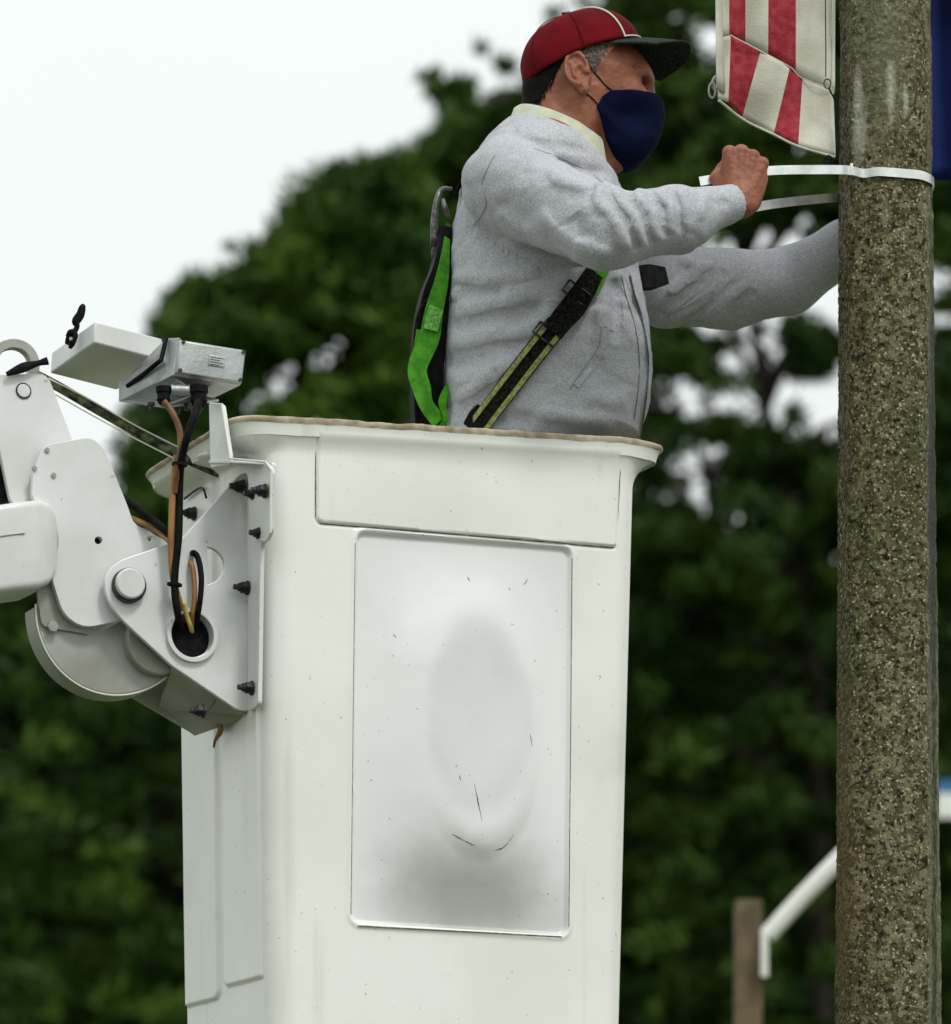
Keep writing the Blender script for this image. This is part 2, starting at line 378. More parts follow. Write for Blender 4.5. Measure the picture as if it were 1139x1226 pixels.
# grey in the pocket: soiling with slope and dent shade painted in
def grime_shade(m, center, rad, col, fac, hole=None, soft=(.5, 1.5, .55)):
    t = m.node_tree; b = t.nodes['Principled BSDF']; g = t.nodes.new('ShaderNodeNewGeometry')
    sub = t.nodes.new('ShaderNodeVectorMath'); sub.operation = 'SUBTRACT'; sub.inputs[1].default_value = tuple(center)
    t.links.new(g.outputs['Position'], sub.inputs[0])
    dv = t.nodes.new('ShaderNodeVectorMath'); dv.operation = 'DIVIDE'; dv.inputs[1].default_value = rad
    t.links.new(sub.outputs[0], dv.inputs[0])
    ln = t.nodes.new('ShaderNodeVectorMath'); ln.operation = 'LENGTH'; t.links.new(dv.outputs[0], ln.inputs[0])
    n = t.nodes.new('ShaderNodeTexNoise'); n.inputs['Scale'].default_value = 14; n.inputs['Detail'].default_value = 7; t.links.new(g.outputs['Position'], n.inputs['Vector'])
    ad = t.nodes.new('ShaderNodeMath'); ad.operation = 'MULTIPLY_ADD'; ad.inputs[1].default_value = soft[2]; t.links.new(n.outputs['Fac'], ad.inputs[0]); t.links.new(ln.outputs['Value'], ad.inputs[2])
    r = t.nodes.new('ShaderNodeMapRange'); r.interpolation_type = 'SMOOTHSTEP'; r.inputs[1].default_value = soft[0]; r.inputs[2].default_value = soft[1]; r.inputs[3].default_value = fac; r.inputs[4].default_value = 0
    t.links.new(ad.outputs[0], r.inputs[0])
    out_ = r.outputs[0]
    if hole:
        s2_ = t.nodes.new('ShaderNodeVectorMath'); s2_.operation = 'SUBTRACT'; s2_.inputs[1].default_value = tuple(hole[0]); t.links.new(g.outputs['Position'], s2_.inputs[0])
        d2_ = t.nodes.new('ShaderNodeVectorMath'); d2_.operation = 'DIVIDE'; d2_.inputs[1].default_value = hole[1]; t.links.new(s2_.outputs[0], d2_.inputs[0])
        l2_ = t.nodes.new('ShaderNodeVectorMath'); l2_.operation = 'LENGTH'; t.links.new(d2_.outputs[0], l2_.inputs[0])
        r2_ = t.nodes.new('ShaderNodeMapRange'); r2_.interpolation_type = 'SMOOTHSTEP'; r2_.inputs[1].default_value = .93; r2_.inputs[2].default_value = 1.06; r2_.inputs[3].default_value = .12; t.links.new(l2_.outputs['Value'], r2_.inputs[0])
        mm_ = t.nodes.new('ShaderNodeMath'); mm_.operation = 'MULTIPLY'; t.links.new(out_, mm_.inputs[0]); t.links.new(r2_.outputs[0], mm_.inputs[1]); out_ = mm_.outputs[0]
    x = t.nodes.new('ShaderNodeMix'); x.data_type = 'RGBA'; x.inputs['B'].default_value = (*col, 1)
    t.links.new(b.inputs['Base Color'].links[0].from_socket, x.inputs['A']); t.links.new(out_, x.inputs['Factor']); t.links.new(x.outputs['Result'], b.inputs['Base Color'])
gc = front_pt(560, 1060)
grime_shade(M['pocket'], front_pt(566, 1075), (.205, .2, .118), (.24, .24, .215), .72, (front_pt(580, 880), (.088, .3, .192)))  # soiling, with the shade of the panel's lower slope put into the colour
grime_shade(M['pocket'], front_pt(574, 858), (.092, .2, .168), (.50, .50, .515), .34, None, (1.0, 1.3, .3))  # shade of the oval dent, put into the colour
# inner wall, floor
inn = []
for z in (ZT + .004, ZT - .08, ZT - .11, ZB + .02):
    p_, _ = perim((6, 5, 5, 6), -.012 if z > ZT - .1 else -.045, z); inn.append([B(a, b, z) for a, b in p_])
v_, f_ = loft(inn, caps=False); n_ = len(inn[0]); f_.append(tuple(2 * n_ + k for k in range(n_)))
obj('liner', v_, f_, M['gel'], bucket)
p_, _ = perim((6, 5, 5, 6), 0, ZB); v_, f_ = loft([[B(a, b, ZB - .002) for a, b in p_], [B(a, b, ZB - .03) for a, b in perim((6, 5, 5, 6), -.02, ZB)[0]]])
obj('bottom', v_, f_, M['gel'], bucket)
# rim: rolled lip
prof = [(.0450, -.046), (.0482, -.029), (.0515, -.018), (.0545, -.012), (.0585, -.007), (.060, -.001), (.058, .005), (.052, .0075), (.03, .009), (.0, .010), (-.006, .008), (-.010, .0), (-.011, -.010)]
def rimring(g, dz):
    p_, nn = perim((120, 40, 30, 10), 0, ZT); out = []
    for (a, b), (nx, ny) in zip(p_, nn):
        q_ = B(a + nx * g, b + ny * g * (.22 if ny < 0 and g > 0 else 1), ZT + .006 + (dz + .008) * .58 + lift(a))
        out.append(q_)
    return np.array(out)
RR = [rimring(g, dz) for g, dz in prof]
for j, r in enumerate(RR):
    RR[j] = r + Z * (fbm(r * 22, 3)[:, None] * .0009) + (0.0009 * fbm(r * 60, 2))[:, None] * Z
n_ = len(RR[0]); V_ = np.concatenate(RR); F_ = []; mi = []
for i in range(len(RR) - 1):
    for k in range(n_):
        F_.append((i * n_ + k, i * n_ + (k + 1) % n_, (i + 1) * n_ + (k + 1) % n_, (i + 1) * n_ + k)); mi.append(1 if 3 <= i <= 10 else 0)
rim = obj('rim', V_, np.array(F_), None, bucket, mats=[M['gel'], M['lip']], mi=mi); rim['label'] = 'flared rim with tan worn edge'
# edge shadow drawn in round the raised panel, soiled lines round the recessed one
def fsurf(x, y, lift_=.0003):
    p = front_pt(x, y); u_, z_ = uz(p); h_ = relief_front(np.array([u_]), np.array([z_]))[0]; return p - Vv * (h_ + lift_)
def line(a, b, n=40): return [(a[0] + (b[0] - a[0]) * t, a[1] + (b[1] - a[1]) * t) for t in np.linspace(0, 1, n)]
M['dirt_shade'] = mat('dirty line and edge shade', (.10, .09, .06), .9, spec=.1, nscale=60, ncol=(.35, .33, .27), nfac=(.45, .7))
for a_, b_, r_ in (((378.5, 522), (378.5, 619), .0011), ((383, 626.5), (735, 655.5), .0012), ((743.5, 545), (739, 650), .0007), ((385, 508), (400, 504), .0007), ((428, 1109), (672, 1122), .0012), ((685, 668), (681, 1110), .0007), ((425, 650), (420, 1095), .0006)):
    obj('panel_edge_line', *tube([fsurf(x, y) for x, y in line(a_, b_)], r_, n=5, curve=0), M['dirt_shade'], bucket)
# scratches on the blister
mb = MB()
for a, b in (((563, 940), (572, 985)), ((566, 958), (569, 970)), ((538, 1000), (552, 1008)), ((597, 1018), (606, 1010)), ((552, 1008), (566, 1014)), ((606, 1009), (612, 1000)), ((560, 690), (563, 696)), ((632, 880), (634, 894)), ((470, 760), (473, 764)), ((545, 930), (547, 937)), ((600, 1016), (590, 1019)), ((628, 700), (634, 692))):
    pa, pb = [front_pt(*q_, off=0) for q_ in (a, b)]
    def onsurf(p):
        u_, z_ = uz(p); h_ = relief_front(np.array([u_]), np.array([z_]))[0]; return p - Vv * (h_ + .0004)
    ps = [onsurf(pa + (pb - pa) * t) for t in np.linspace(0, 1, 5)]
    mb.add(*tube(ps, [.0002, .0005, .0007, .0004, .0002], n=5, curve=2))
sc = mb.build('scratch_mark', M['dirt_shade'], bucket); sc['kind'] = 'stuff'

# ---------------------------------------------------------------- bucket bracket (bolted to the bucket's left side)
def platef(poly, off, thick, holes=(), r=6):
    o_ = [front_pt(x, y, off) for x, y in rounded(poly, r)]
    hs_ = [[front_pt(x, y, off) for x, y in h] for h in holes]
    return slab(o_, hs_, Vv * thick)
def platel(poly, off, thick, holes=(), r=5):
    o_ = [left_pt(x, y, off) for x, y in rounded(poly, r)]
    return slab(o_, [[left_pt(x, y, off) for x, y in h] for h in holes], U * thick)
def plate(name, vf, m, parent, bevel=.0015):
    o = obj(name, vf[0], vf[1], m, parent, smooth=False, bevel=0); o['plate'] = 1; fixn(o); del o['plate']
    if bevel:
        b = o.modifiers.new('b', 'BEVEL'); b.width = bevel; b.segments = 2; b.limit_method = 'ANGLE'; b.angle_limit = math.radians(40)
    return o
mount = empty('mounting_bracket', front_pt(300, 850, .1)); tag(mount, 'white steel bracket plate bolted to the bucket\'s left side, '+'with a pipe hole', 'bracket')
vA = .085
D_hole = circ(243, 677, 26, 23, 24, -78, 78)
main = plate('bracket_plate', platef([(124, 690, 14), (140, 672, 12), (218, 645, 4), (289, 566, 6), (302, 566, 4), (303, 851, 4), (286, 851, 8), (206, 797, 6), (146, 742, 20), (128, 718, 16)], vA, .010,
    [circ(229, 761, 27, 26), D_hole], r=6), M['steel'], mount)
# flange against the bucket side, with the bend
plate('flange', platel([(297, 566, 6), (326, 552, 5), (322, 640, 8), (312, 652, 6), (309, 845, 6), (297, 852, 3)], .010, .008), M['steel'], mount)
# tab that carries the junction box
plate('tab_plate', platel([(250, 482, 3), (267, 484, 4), (276, 545, 2), (276, 556, 1), (252, 560, 2)], .066, .005), M['steel'], mount)
plate('tab_shelf', slab([left_pt(x, 551, .071) for x in (250, 276)] + [left_pt(x, 553, .018) for x in (318, 268)], [], Z * -.005), M['steel'], mount)
plate('tab_foot', platel([(274, 551, 3), (318, 553, 6), (326, 562, 6), (324, 638, 8), (317, 650, 6), (300, 640, 6), (297, 566, 10)], .020, .006), M['steel'], mount)
obj('tab_edge', *tube([left_pt(x, y, .0725) for x, y in ((252, 483), (266, 484), (276, 549))] + [left_pt(x, y, .0235) for x, y in ((318, 553), (325, 562), (324, 638))], .0020, n=6, curve=0), M['edge'], mount)
# second plate, further back
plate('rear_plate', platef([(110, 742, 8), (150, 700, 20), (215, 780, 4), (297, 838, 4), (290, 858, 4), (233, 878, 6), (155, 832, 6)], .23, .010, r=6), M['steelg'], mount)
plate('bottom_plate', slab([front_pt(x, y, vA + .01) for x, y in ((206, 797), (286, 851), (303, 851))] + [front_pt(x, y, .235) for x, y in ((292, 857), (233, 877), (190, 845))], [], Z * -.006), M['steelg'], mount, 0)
# pipe sleeve in the hole
cpt = front_pt(229, 761, vA); rs = 27.5 / FP * cpt[1]
def ringtube(c, ax, ro, ri, y0, y1, n=40):
    ax = nrm(ax); a = nrm(np.cross(ax, Z)); b = np.cross(ax, a); R = []
    for (r, y) in ((ro, y0), (ro, y1), (ri, y1), (ri, y0), (ro, y0)):
        R.append([c + ax * y + r * (math.cos(2 * math.pi * k / n) * a + math.sin(2 * math.pi * k / n) * b) for k in range(n)])
    return loft(R, caps=False)
obj('pipe_sleeve', *ringtube(cpt, Vv, rs * 1.17, rs * .98, -.008, .085), M['steel'], mount, bevel=.0012, smooth=True)
v_, f_ = ringtube(cpt, Vv, rs * .975, rs * .05, .016, .02); obj('sleeve_shade_disc', v_, f_, M['blk'], mount)  # black disc stands in for the shade inside the pipe
# bolts: hex head, washer, stud, pointing out to the left
def disc(c, ax, r, y0, y1, n=16):
    ax = nrm(ax); a = nrm(np.cross(ax, Z)) if abs(ax[2]) < .9 else np.array([1., 0, 0]); b = np.cross(ax, a)
    return loft([[c + ax * y + r * (math.cos(2 * math.pi * k / n) * a + math.sin(2 * math.pi * k / n) * b) for k in range(n)] for y in (y0, y1)])
def boltmb(c, ax, s=1.0):
    m_ = MB(); m_.add(*disc(c, ax, .0125 * s, 0, .003 * s, 20)); m_.add(*disc(c, ax, .0105 * s, .003 * s, .0125 * s, 6)); m_.add(*disc(c, ax, .0072 * s, .0125 * s, .018 * s, 14)); m_.add(*disc(c, ax, .0048 * s, .018 * s, .026 * s, 12)); return m_
b0 = None
for (x, y) in ((292, 583), (318, 588), (309, 592), (316, 639), (297, 704), (302, 824)):
    p_ = left_pt(x, y, .011 if (x, y) != (318, 588) else .023)
    if b0 is None: b0 = boltmb(p_, -U).build('bolt', M['bolt'], mount, smooth=False, bevel=.0008); bc = p_; b0c = wloc(b0)
    else: again(b0, b0c + (p_ - bc), mount)
for (x, y) in ((233, 615), (246, 851)):
    p_ = left_pt(x, y, .006) if y < 700 else front_pt(244, 852, .062); again(b0, b0c + (p_ - bc), mount)
obj('lock_clip', *tube([left_pt(x, y, .012) for x, y in ((221, 597), (236, 586), (243, 585), (247, 596))], .0022, n=8, curve=5), M['bolt'], mount)
obj('split_pin', *tube([front_pt(x, y, .06) for x, y in ((243, 856), (250, 849), (258, 838))], .002, n=8, curve=5), M['bolt'], mount)
obj('wire_stub', *tube([left_pt(x, y, .02) for x, y in ((262, 862), (264, 875), (258, 886), (256, 895))], [.006, .0055, .003, .002], n=8, curve=5), M['rust'], mount)

# ================================================================ BOOM ARM
boom = empty('boom_arm', front_pt(60, 740, .1)); tag(boom, 'white articulated boom arm with a pivot pin, reaching in from the left to the bucket', 'boom arm')
# knuckle plate
kn = plate('knuckle_plate', platef([(38, 596, 8), (40, 566, 6), (52, 533, 8), (108, 523, 14), (124, 535, 10), (152, 603, 6), (160, 626, 6), (205, 651, 10), (212, 700, 20), (150, 742, 20), (100, 752, 18), (76, 736, 14), (62, 692, 6), (71, 650, 12), (66, 622, 12)], vA + .025, .012,
    [circ(118, 647, 4.6, 4.6, 14), circ(180, 645, 3.2, 3.2, 12)], r=8), M['steel'], boom)
obj('hole_plug', *disc(front_pt(118, 647, vA + .036), Vv, .0075, 0, .002), M['blk'], boom)
# upper plate with slanted right edge
plate('link_plate', platef([(-12, 448, 2), (52, 447, 6), (60, 455, 6), (92, 540, 3), (100, 560, 3), (30, 620, 3), (12, 598, 4), (0, 540, 3), (-12, 500, 2)], vA + .05, .012, r=4), M['steel'], boom)
c2 = front_pt(28, 468, vA + .05)
obj('pin_cap', *ringtube(c2, Vv, .0135, .0112, -.002, .003, 24), M['bolt'], boom)
obj('pin_face', *disc(c2, Vv, .0112, -.003, .003, 24), M['steel'], boom, bevel=.001)
# lifting eye
eye = [front_pt(x, y, vA + .055) for x, y in circ(16, 437, 32, 32, 36)]
plate('lifting_eye', slab(eye, [[front_pt(x, y, vA + .055) for x, y in circ(17, 436, 20, 20, 24)]], Vv * .02), M['steelg'], boom)
# dark inner arm piece at the frame's left edge
plate('inner_link', platef([(-30, 520), (2, 520), (14, 600), (-30, 604)], vA + .07, .03, r=0), M['blk'], boom, 0)
# boom tube: square section with rounded nose
tb = []
for (x, yt, yb, d0, d1) in ((-260, 640, 738, .085, .225), (-60, 612, 716, .085, .225), (20, 600, 706, .085, .225), (48, 597, 703, .088, .22), (60, 602, 698, .094, .21), (67, 614, 688, .100, .20), (69, 628, 674, .105, .19)):
    ring = []
    pf_t, pf_b, pb_t, pb_b = front_pt(x, yt, d0), front_pt(x, yb, d0), front_pt(x, yt, d0) + Vv * (d1 - d0), front_pt(x, yb, d0) + Vv * (d1 - d0)
    sq = [(pf_b), (pf_t), (pb_t), (pb_b)]
    for i in range(4):
        p = sq[i]; a = sq[i - 1]; b = sq[(i + 1) % 4]; r_ = .013 if d1 - d0 > .08 else .008
        s_ = p + nrm(a - p) * r_; e_ = p + nrm(b - p) * r_
        for k in range(5): t = k / 4; ring.append((1 - t) ** 2 * s_ + 2 * t * (1 - t) * p + t * t * e_)
    tb.append(ring)
obj('boom_tube', *loft(tb), M['steel'], boom)
obj('weld_seam', *tube([front_pt(x, y, .084) for x, y in ((-40, 650), (0, 642), (30, 638))], .0012, n=6), M['steelg'], boom)
# pivot pin
cp = front_pt(152, 701, vA)
obj('pivot_pin', *disc(cp, Vv, 18.0 / FP * 8.1, -.022, .06, 40), M['steel'], boom, bevel=.003, segs=3)
obj('retaining_ring', *ringtube(cp + U * .0015 - Z * .0015, Vv, 20.5 / FP * 8.1, 17 / FP * 8.1, -.012, .0, 40), M['bolt'], boom)
# curved guard (half drum)
def arcpts(cx, cy, rx, ry, a0, a1, n): return [(cx + rx * math.cos(math.radians(a0 + (a1 - a0) * k / n)), cy + ry * math.sin(math.radians(a0 + (a1 - a0) * k / n))) for k in range(n + 1)]
outl = arcpts(140, 727, 96, 104, 178, 32, 24) + [(225, 760), (160, 735), (120, 755), (85, 740), (70, 700), (48, 704)]
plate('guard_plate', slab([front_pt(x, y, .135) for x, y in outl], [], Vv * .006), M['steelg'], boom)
R1 = []
for off, rx, ry in ((.134, 97, 105), (.134, 99, 107), (.215, 99, 107), (.215, 97, 105)):
    R1.append([front_pt(x, y, off) for x, y in arcpts(140, 727, rx, ry, 180, 38, 30)])
for k in range(31):                                       # the band keeps its own width behind the plate
    for j in (2, 3): R1[j][k] = R1[3 - j][k] + Vv * .05
v_, f_ = loft([[R1[j][k] for j in range(4)] for k in range(31)]); o = obj('guard_rim', v_, f_, M['steelg'], boom, bevel=.001); fixn(o)
obj('guard_edge', *tube([front_pt(x, y, .133) for x, y in arcpts(140, 727, 97.5, 105.5, 182, 40, 20)], .0018, n=6, curve=2), M['edge'], boom)
# dull cylinder seen below the pivot
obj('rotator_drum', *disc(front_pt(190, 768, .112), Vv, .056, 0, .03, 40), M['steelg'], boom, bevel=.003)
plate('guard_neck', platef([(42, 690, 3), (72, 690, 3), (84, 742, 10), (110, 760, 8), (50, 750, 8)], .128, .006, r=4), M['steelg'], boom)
obj('guard_bolt', *disc(front_pt(64, 750, .120), Vv, .010, 0, .006, 6), M['steelg'], boom, bevel=.001)
# small screws on the knuckle plate
s0 = obj('screw', *disc(front_pt(56, 539, vA + .025), Vv, .0042, -.003, .002, 12), M['steelg'], boom, smooth=False); s0c = wloc(s0); sp = front_pt(56, 539, vA + .025)
for x, y in ((64, 569), (41, 561)): again(s0, s0c + front_pt(x, y, vA + .025) - sp, boom)
# latch lever and hook
obj('latch_lever', *tube([front_pt(x, y, vA + .04) for x, y in ((8, 448), (28, 440), (45, 435), (57, 432))], [.004, .0085, .005, .007], n=10, flat=(Vv, .5)), M['blk'], boom)

# ---------------------------------------------------------------- control box cover and junction box
def prismbox(name, p, du, dv, dz, m, parent, bevel=.004, **k):
    c = [p, p + du, p + du + dv, p + dv]; V = c + [q + dz for q in c]
    F = [(3, 2, 1, 0), (4, 5, 6, 7), (0, 1, 5, 4), (1, 2, 6, 5), (2, 3, 7, 6), (3, 0, 4, 7)]
    return obj(name, V, F, m, parent, smooth=True, bevel=bevel, **k)
th = math.radians(30); cu_ = np.array([math.cos(th), math.sin(th), 0]); cv_ = np.array([-math.sin(th), math.cos(th), 0])
cover = empty('control_cover', P(150, 460, 8.25)); tag(cover, 'white metal cover box with a black rubber latch, tilted above the boom arm', 'cover box')
pB = P(112, 410, 8.15)
ax = nrm(P(193, 431, 8.15 + .066) - pB); lx = np.linalg.norm(P(193, 431, 8.216) - pB)
ay = P(60, 447, 8.15 + .165) - pB; ly = np.linalg.norm(ay); ay = nrm(ay)
zz = nrm(np.cross(ax, ay)); hh = .038
t_ = .003
mb = MB()
def bx(m_, p, a, b, c):
    q = [p, p + a, p + a + b, p + b]; m_.add(q + [k + c for k in q], [(3, 2, 1, 0), (4, 5, 6, 7), (0, 1, 5, 4), (1, 2, 6, 5), (2, 3, 7, 6), (3, 0, 4, 7)])
X_, Y_, Z_ = ax * lx, ay * ly, zz * hh
v_ = [pB, pB + X_, pB + X_ + Y_, pB + Y_]; v_ = v_ + [q + Z_ for q in v_]
obj('cover_shell', v_, [(3, 2, 1, 0), (4, 5, 6, 7), (0, 1, 5, 4), (2, 3, 7, 6), (3, 0, 4, 7), (1, 2, 6, 5)], M['steel'], cover, bevel=.003, smooth=True)
hk = [P(x, y, 8.2) for x, y in ((80, 412), (84, 404), (92, 392), (91, 385), (96, 377), (99, 368), (102, 366))]
obj('rubber_latch', *tube(hk, [.004, .007, .0045, .0075, .0075, .006, .003], n=10), M['blk'], cover)
obj('gap_shade_strip', *tube([P(199, 405, 8.135), P(193, 431, 8.12), P(172, 448, 8.17), P(153, 462, 8.22)], .0042, n=8, curve=0), M['blk'], cover)  # black tube added as the shade in the gap between the boxes
obj('latch_hook', *tube([P(x, y, 8.19) for x, y in ((80, 403), (85, 398), (90, 401), (86, 411), (84, 417))], [.003, .006, .005, .006, .003], n=8), M['blk'], cover)
obj('latch_screw', *disc(P(85, 406, 8.185), np.array([0, -1, 0]), .003, 0, .004), M['steelg'], cover)

jb = empty('junction_box', P(240, 470, 8.12)); tag(jb, 'small grey cast metal junction box with cables coming out of its underside', 'junction box')
pj = P(208, 449, 8.10); jx = P(290, 462, 8.10 + .05) - pj; jy = cv_ * .105; jz = P(216, 404, 8.10) - pj; jz = Z * np.linalg.norm(jz) * .97 + cu_ * .008
prismbox('box_body', pj, jx, jy, jz, M['galv'], jb, .006, segs=4)
prismbox('box_lid', pj - cv_ * .006 + jx * .02 + jz * .05, jx * .96, cv_ * .008, jz * .90, M['galv'], jb, .003)
prismbox('raised_print', pj - cv_ * .008 + jx * .45 + jz * .38, jx * .24, cv_ * .003, jz * .30, M['galv'], jb, .0012)
mb = MB()
for k in range(4):
    a = pj - cv_ * .0088 + jx * .47 + jz * (.43 + k * .065); mb.add(*tube([a, a + jx * (.19 if k % 2 else .14)], .0008, n=6, curve=0))
o = mb.build('cast_lettering', M['galv'], jb); o['kind'] = 'stuff'
s1 = None
for a, b in ((.06, .9), (.94, .9), (.06, .12), (.94, .12)):
    p_ = pj - cv_ * .006 + jx * a + jz * b
    if s1 is None: s1 = obj('lid_screw', *disc(p_, -cv_, .0032, 0, .003), M['bolt'], jb, smooth=False); s1c, s1p = wloc(s1), p_
    else: again(s1, s1c + p_ - s1p, jb)
# carrier bracket under the box
brk = [P(146, 456, 8.24), P(199, 424, 8.13), P(206, 450, 8.11), P(240, 470, 8.11), P(196, 487, 8.11), P(146, 480, 8.24)]
plate('carrier_bracket', slab(brk, [], -U * .004 + Vv * .006), M['galv'], jb, .001)
plate('side_bracket', slab([P(147, 457, 8.245), P(198, 405, 8.15), P(214, 404, 8.105), P(207, 449, 8.10), P(150, 478, 8.235)], [], U * .006 + Vv * .004), M['galv'], jb, .0015)
obj('carrier_tray', *(lambda c: (c + [q - Z * .004 for q in c], [(0, 1, 2, 3), (7, 6, 5, 4), (0, 4, 5, 1), (1, 5, 6, 2), (2, 6, 7, 3), (3, 7, 4, 0)]))([P(146, 478, 8.24), P(196, 486, 8.12), P(262, 478, 8.16), P(215, 466, 8.27)]), M['galv'], jb, smooth=False)
for (x, y, r_, h_) in ((196, 463, .0135, .030), (238, 462, .0165, .036)):
    c = P(x, y, 8.115); o = obj('cable_gland', *loft([[c - Z * zz_ + rr_ * (math.cos(k * math.pi / 5) * cu_ + math.sin(k * math.pi / 5) * cv_) for k in range(10)] for zz_, rr_ in ((0, r_), (h_ * .35, r_), (h_ * .36, r_ * .82), (h_ * .7, r_ * .82), (h_ * .72, r_ * .95), (h_, r_ * .6))]), M['blk'], jb, smooth=False, bevel=.0008)
obj('conduit', *tube([P(205, 467, 8.115), P(228, 468, 8.12)], .010, n=14, curve=0), M['galv'], jb)
s2 = None
for x, y in ((181, 482), (213, 487), (223, 483)):
    p_ = P(x, y, 8.14)
    if s2 is None:
        s2 = MB(); s2.add(*disc(p_, -Z, .0065, 0, .005, 6)); s2.add(*disc(p_, -Z, .0035, .005, .012, 10)); s2 = s2.build('hex_nut', M['bolt'], jb, smooth=False); s2c, s2p = wloc(s2), p_
    else: again(s2, s2c + p_ - s2p, jb)

# ---------------------------------------------------------------- cables
def cable(label, pts, r, m, cat='cable', ties=()):
    o = obj('cable', *tube([front_pt(*q) for q in pts], r, n=12, curve=8), m); tag(o, label, cat); return o
cable('thick black cable hanging from the junction box into the round pipe hole', [(238, 480, .01), (233, 498, .0), (225, 520, .0), (218, 548, .02), (215, 580, .045), (214, 640, .05), (209, 695, .055), (213, 735, .062), (222, 768, .15)], .0066, M['blk'])
cable('reddish brown cable leaving the left gland of the junction box', [(196, 480, .035), (207, 495, .03), (215, 515, .025), (216, 540, .025), (212, 566, .035), (209, 590, .045)], .0052, M['rust'])
cable('tan cable running down beside the black cable into the pipe hole', [(212, 545, .035), (208, 570, .045), (206, 610, .05), (205, 650, .055), (207, 690, .062), (216, 725, .075), (226, 765, .15)], .0056, M['tan'])
cable('black cable looping out of the half moon opening into the pipe hole', [(228, 690, .22), (229, 672, .14), (231, 662, .08), (237, 668, .068), (241, 690, .06), (240, 715, .06), (236, 740, .075), (229, 768, .15)], .0050, M['blk'])
cable('tan cable looping just inside the black loop at the pipe hole', [(224, 690, .20), (226, 676, .12), (229, 674, .078), (232, 690, .07), (233, 715, .068), (230, 745, .085), (226, 766, .15)], .0045, M['tan'])
cable('yellow cable end lying in the mouth of the pipe hole', [(220, 722, .07), (224, 738, .08), (229, 752, .09), (231, 764, .14)], .0042, M['yel'])
cable('black cable crossing behind the knuckle plate towards the tan cable', [(140, 592, .16), (158, 604, .12), (180, 620, .09), (204, 640, .06)], .0068, M['blk'])
cable('tan cable crossing just below the black one behind the knuckle plate', [(150, 618, .15), (166, 624, .11), (186, 634, .09), (205, 650, .06)], .005, M['tan'])
for i, (x, y, Y_, r_) in enumerate(((215, 556, .03, .0125), (209, 700, .058, .012))):
    o = obj('cable_tie', *ringtube(front_pt(x, y, Y_), np.array([.1, 0, 1]), r_ + .001, r_ - .002, -.002, .002, 16), M['blk']); tag(o, ('upper black cable tie, round the cables below the junction box', 'lower black cable tie, round the cables above the pipe hole')[i], 'cable tie')
hz_ = obj('hose', *tube([P(x, y, Y_) for x, y, Y_ in ((40, 447, 8.30), (70, 463, 8.29), (120, 492, 8.27), (170, 520, 8.25), (215, 545, 8.22), (262, 566, 8.2))], .0088, n=14), M['hose']); tag(hz_, 'dark weathered hose slanting down from the lifting eye to the bracket', 'hose')
o = obj('hose_sheath', *tube([P(x, y, Y_) for x, y, Y_ in ((58, 453, 8.28), (100, 474, 8.265), (160, 508, 8.24), (215, 536, 8.21))], .0014, n=6), M['edge'], hz_)
o = obj('hose_sheath', *tube([P(x, y, Y_) for x, y, Y_ in ((62, 470, 8.28), (110, 497, 8.265), (160, 524, 8.24), (215, 552, 8.21))], .0014, n=6), M['edge'], hz_)
# ================================================================ CONCRETE POLE
pole = empty('street_pole', (((1060 - CX) / FP) * 8.42, 8.42, 0)); tag(pole, 'speckled weathered concrete pole with lichen and whitewash marks, strapped by a steel band', 'pole')
PX0 = P(1060.5, 0, 8.42)[0]; PX1 = P(1064, 1226, 8.42)[0]; zt, zb = P(0, 0, 8.42)[2], P(0, 1226, 8.42)[2]
def pole_c(z): t = (zt - z) / (zt - zb); return PX0 + (PX1 - PX0) * t, (53.5 + 9.3 * t) / FP * 8.36
# square-ish section with broad chamfers, turned a little
def section(n):
    out = []; rot = math.radians(12)
    base = rounded([(-1, -.52), (-.52, -1), (.52, -1), (1, -.52), (1, .52), (.52, 1), (-.52, 1), (-1, .52)], .16, 4)
    base = np.array(base); seg = np.linalg.norm(np.roll(base, -1, 0) - base, axis=1); L = np.r_[0, np.cumsum(seg)]
    cl = np.vstack([base, base[:1]])
    for s in np.arange(n) / n * L[-1]:
        i = np.searchsorted(L, s, 'right') - 1; f = (s - L[i]) / seg[i]; p = cl[i] * (1 - f) + cl[i + 1] * f
        out.append(p)
    out = np.array(out); c, s = math.cos(rot), math.sin(rot)
    out = out @ np.array([[c, s], [-s, c]]); return out / np.abs(out[:, 0]).max()
def cells(p, sc):
    "distance to nearest jittered cell point, and cell id noise"
    q = p * sc; i = np.floor(q).astype(int); best = np.full(len(p), 9.); idn = np.zeros(len(p))
    for dx in (-1, 0, 1):
        for dy in (-1, 0, 1):
            for dz in (-1, 0, 1):
                j = i + (dx, dy, dz); a = _tab[j[:, 0] % 64, j[:, 1] % 64, j[:, 2] % 64]; b = _tab[(j[:, 1] + 17) % 64, (j[:, 2] + 5) % 64, j[:, 0] % 64]; c = _tab[(j[:, 2] + 31) % 64, (j[:, 0] + 9) % 64, (j[:, 1] + 3) % 64]
                d = ((q - (j + np.stack([a, b, c], 1))) ** 2).sum(1); m_ = d < best; best[m_] = d[m_]; idn[m_] = (a * 7.3 % 1)[m_]
    return np.sqrt(best), idn
nP = 300; sec = section(nP); nsm = sec / np.linalg.norm(sec, axis=1)[:, None]
zfine = np.arange(zb - .06, zt + .06, .0018); zall = np.r_[np.linspace(-.2, zb - .07, 12), zfine, np.linspace(zt + .07, 6.4, 10)]
cxr = np.array([pole_c(z) for z in zall]); 
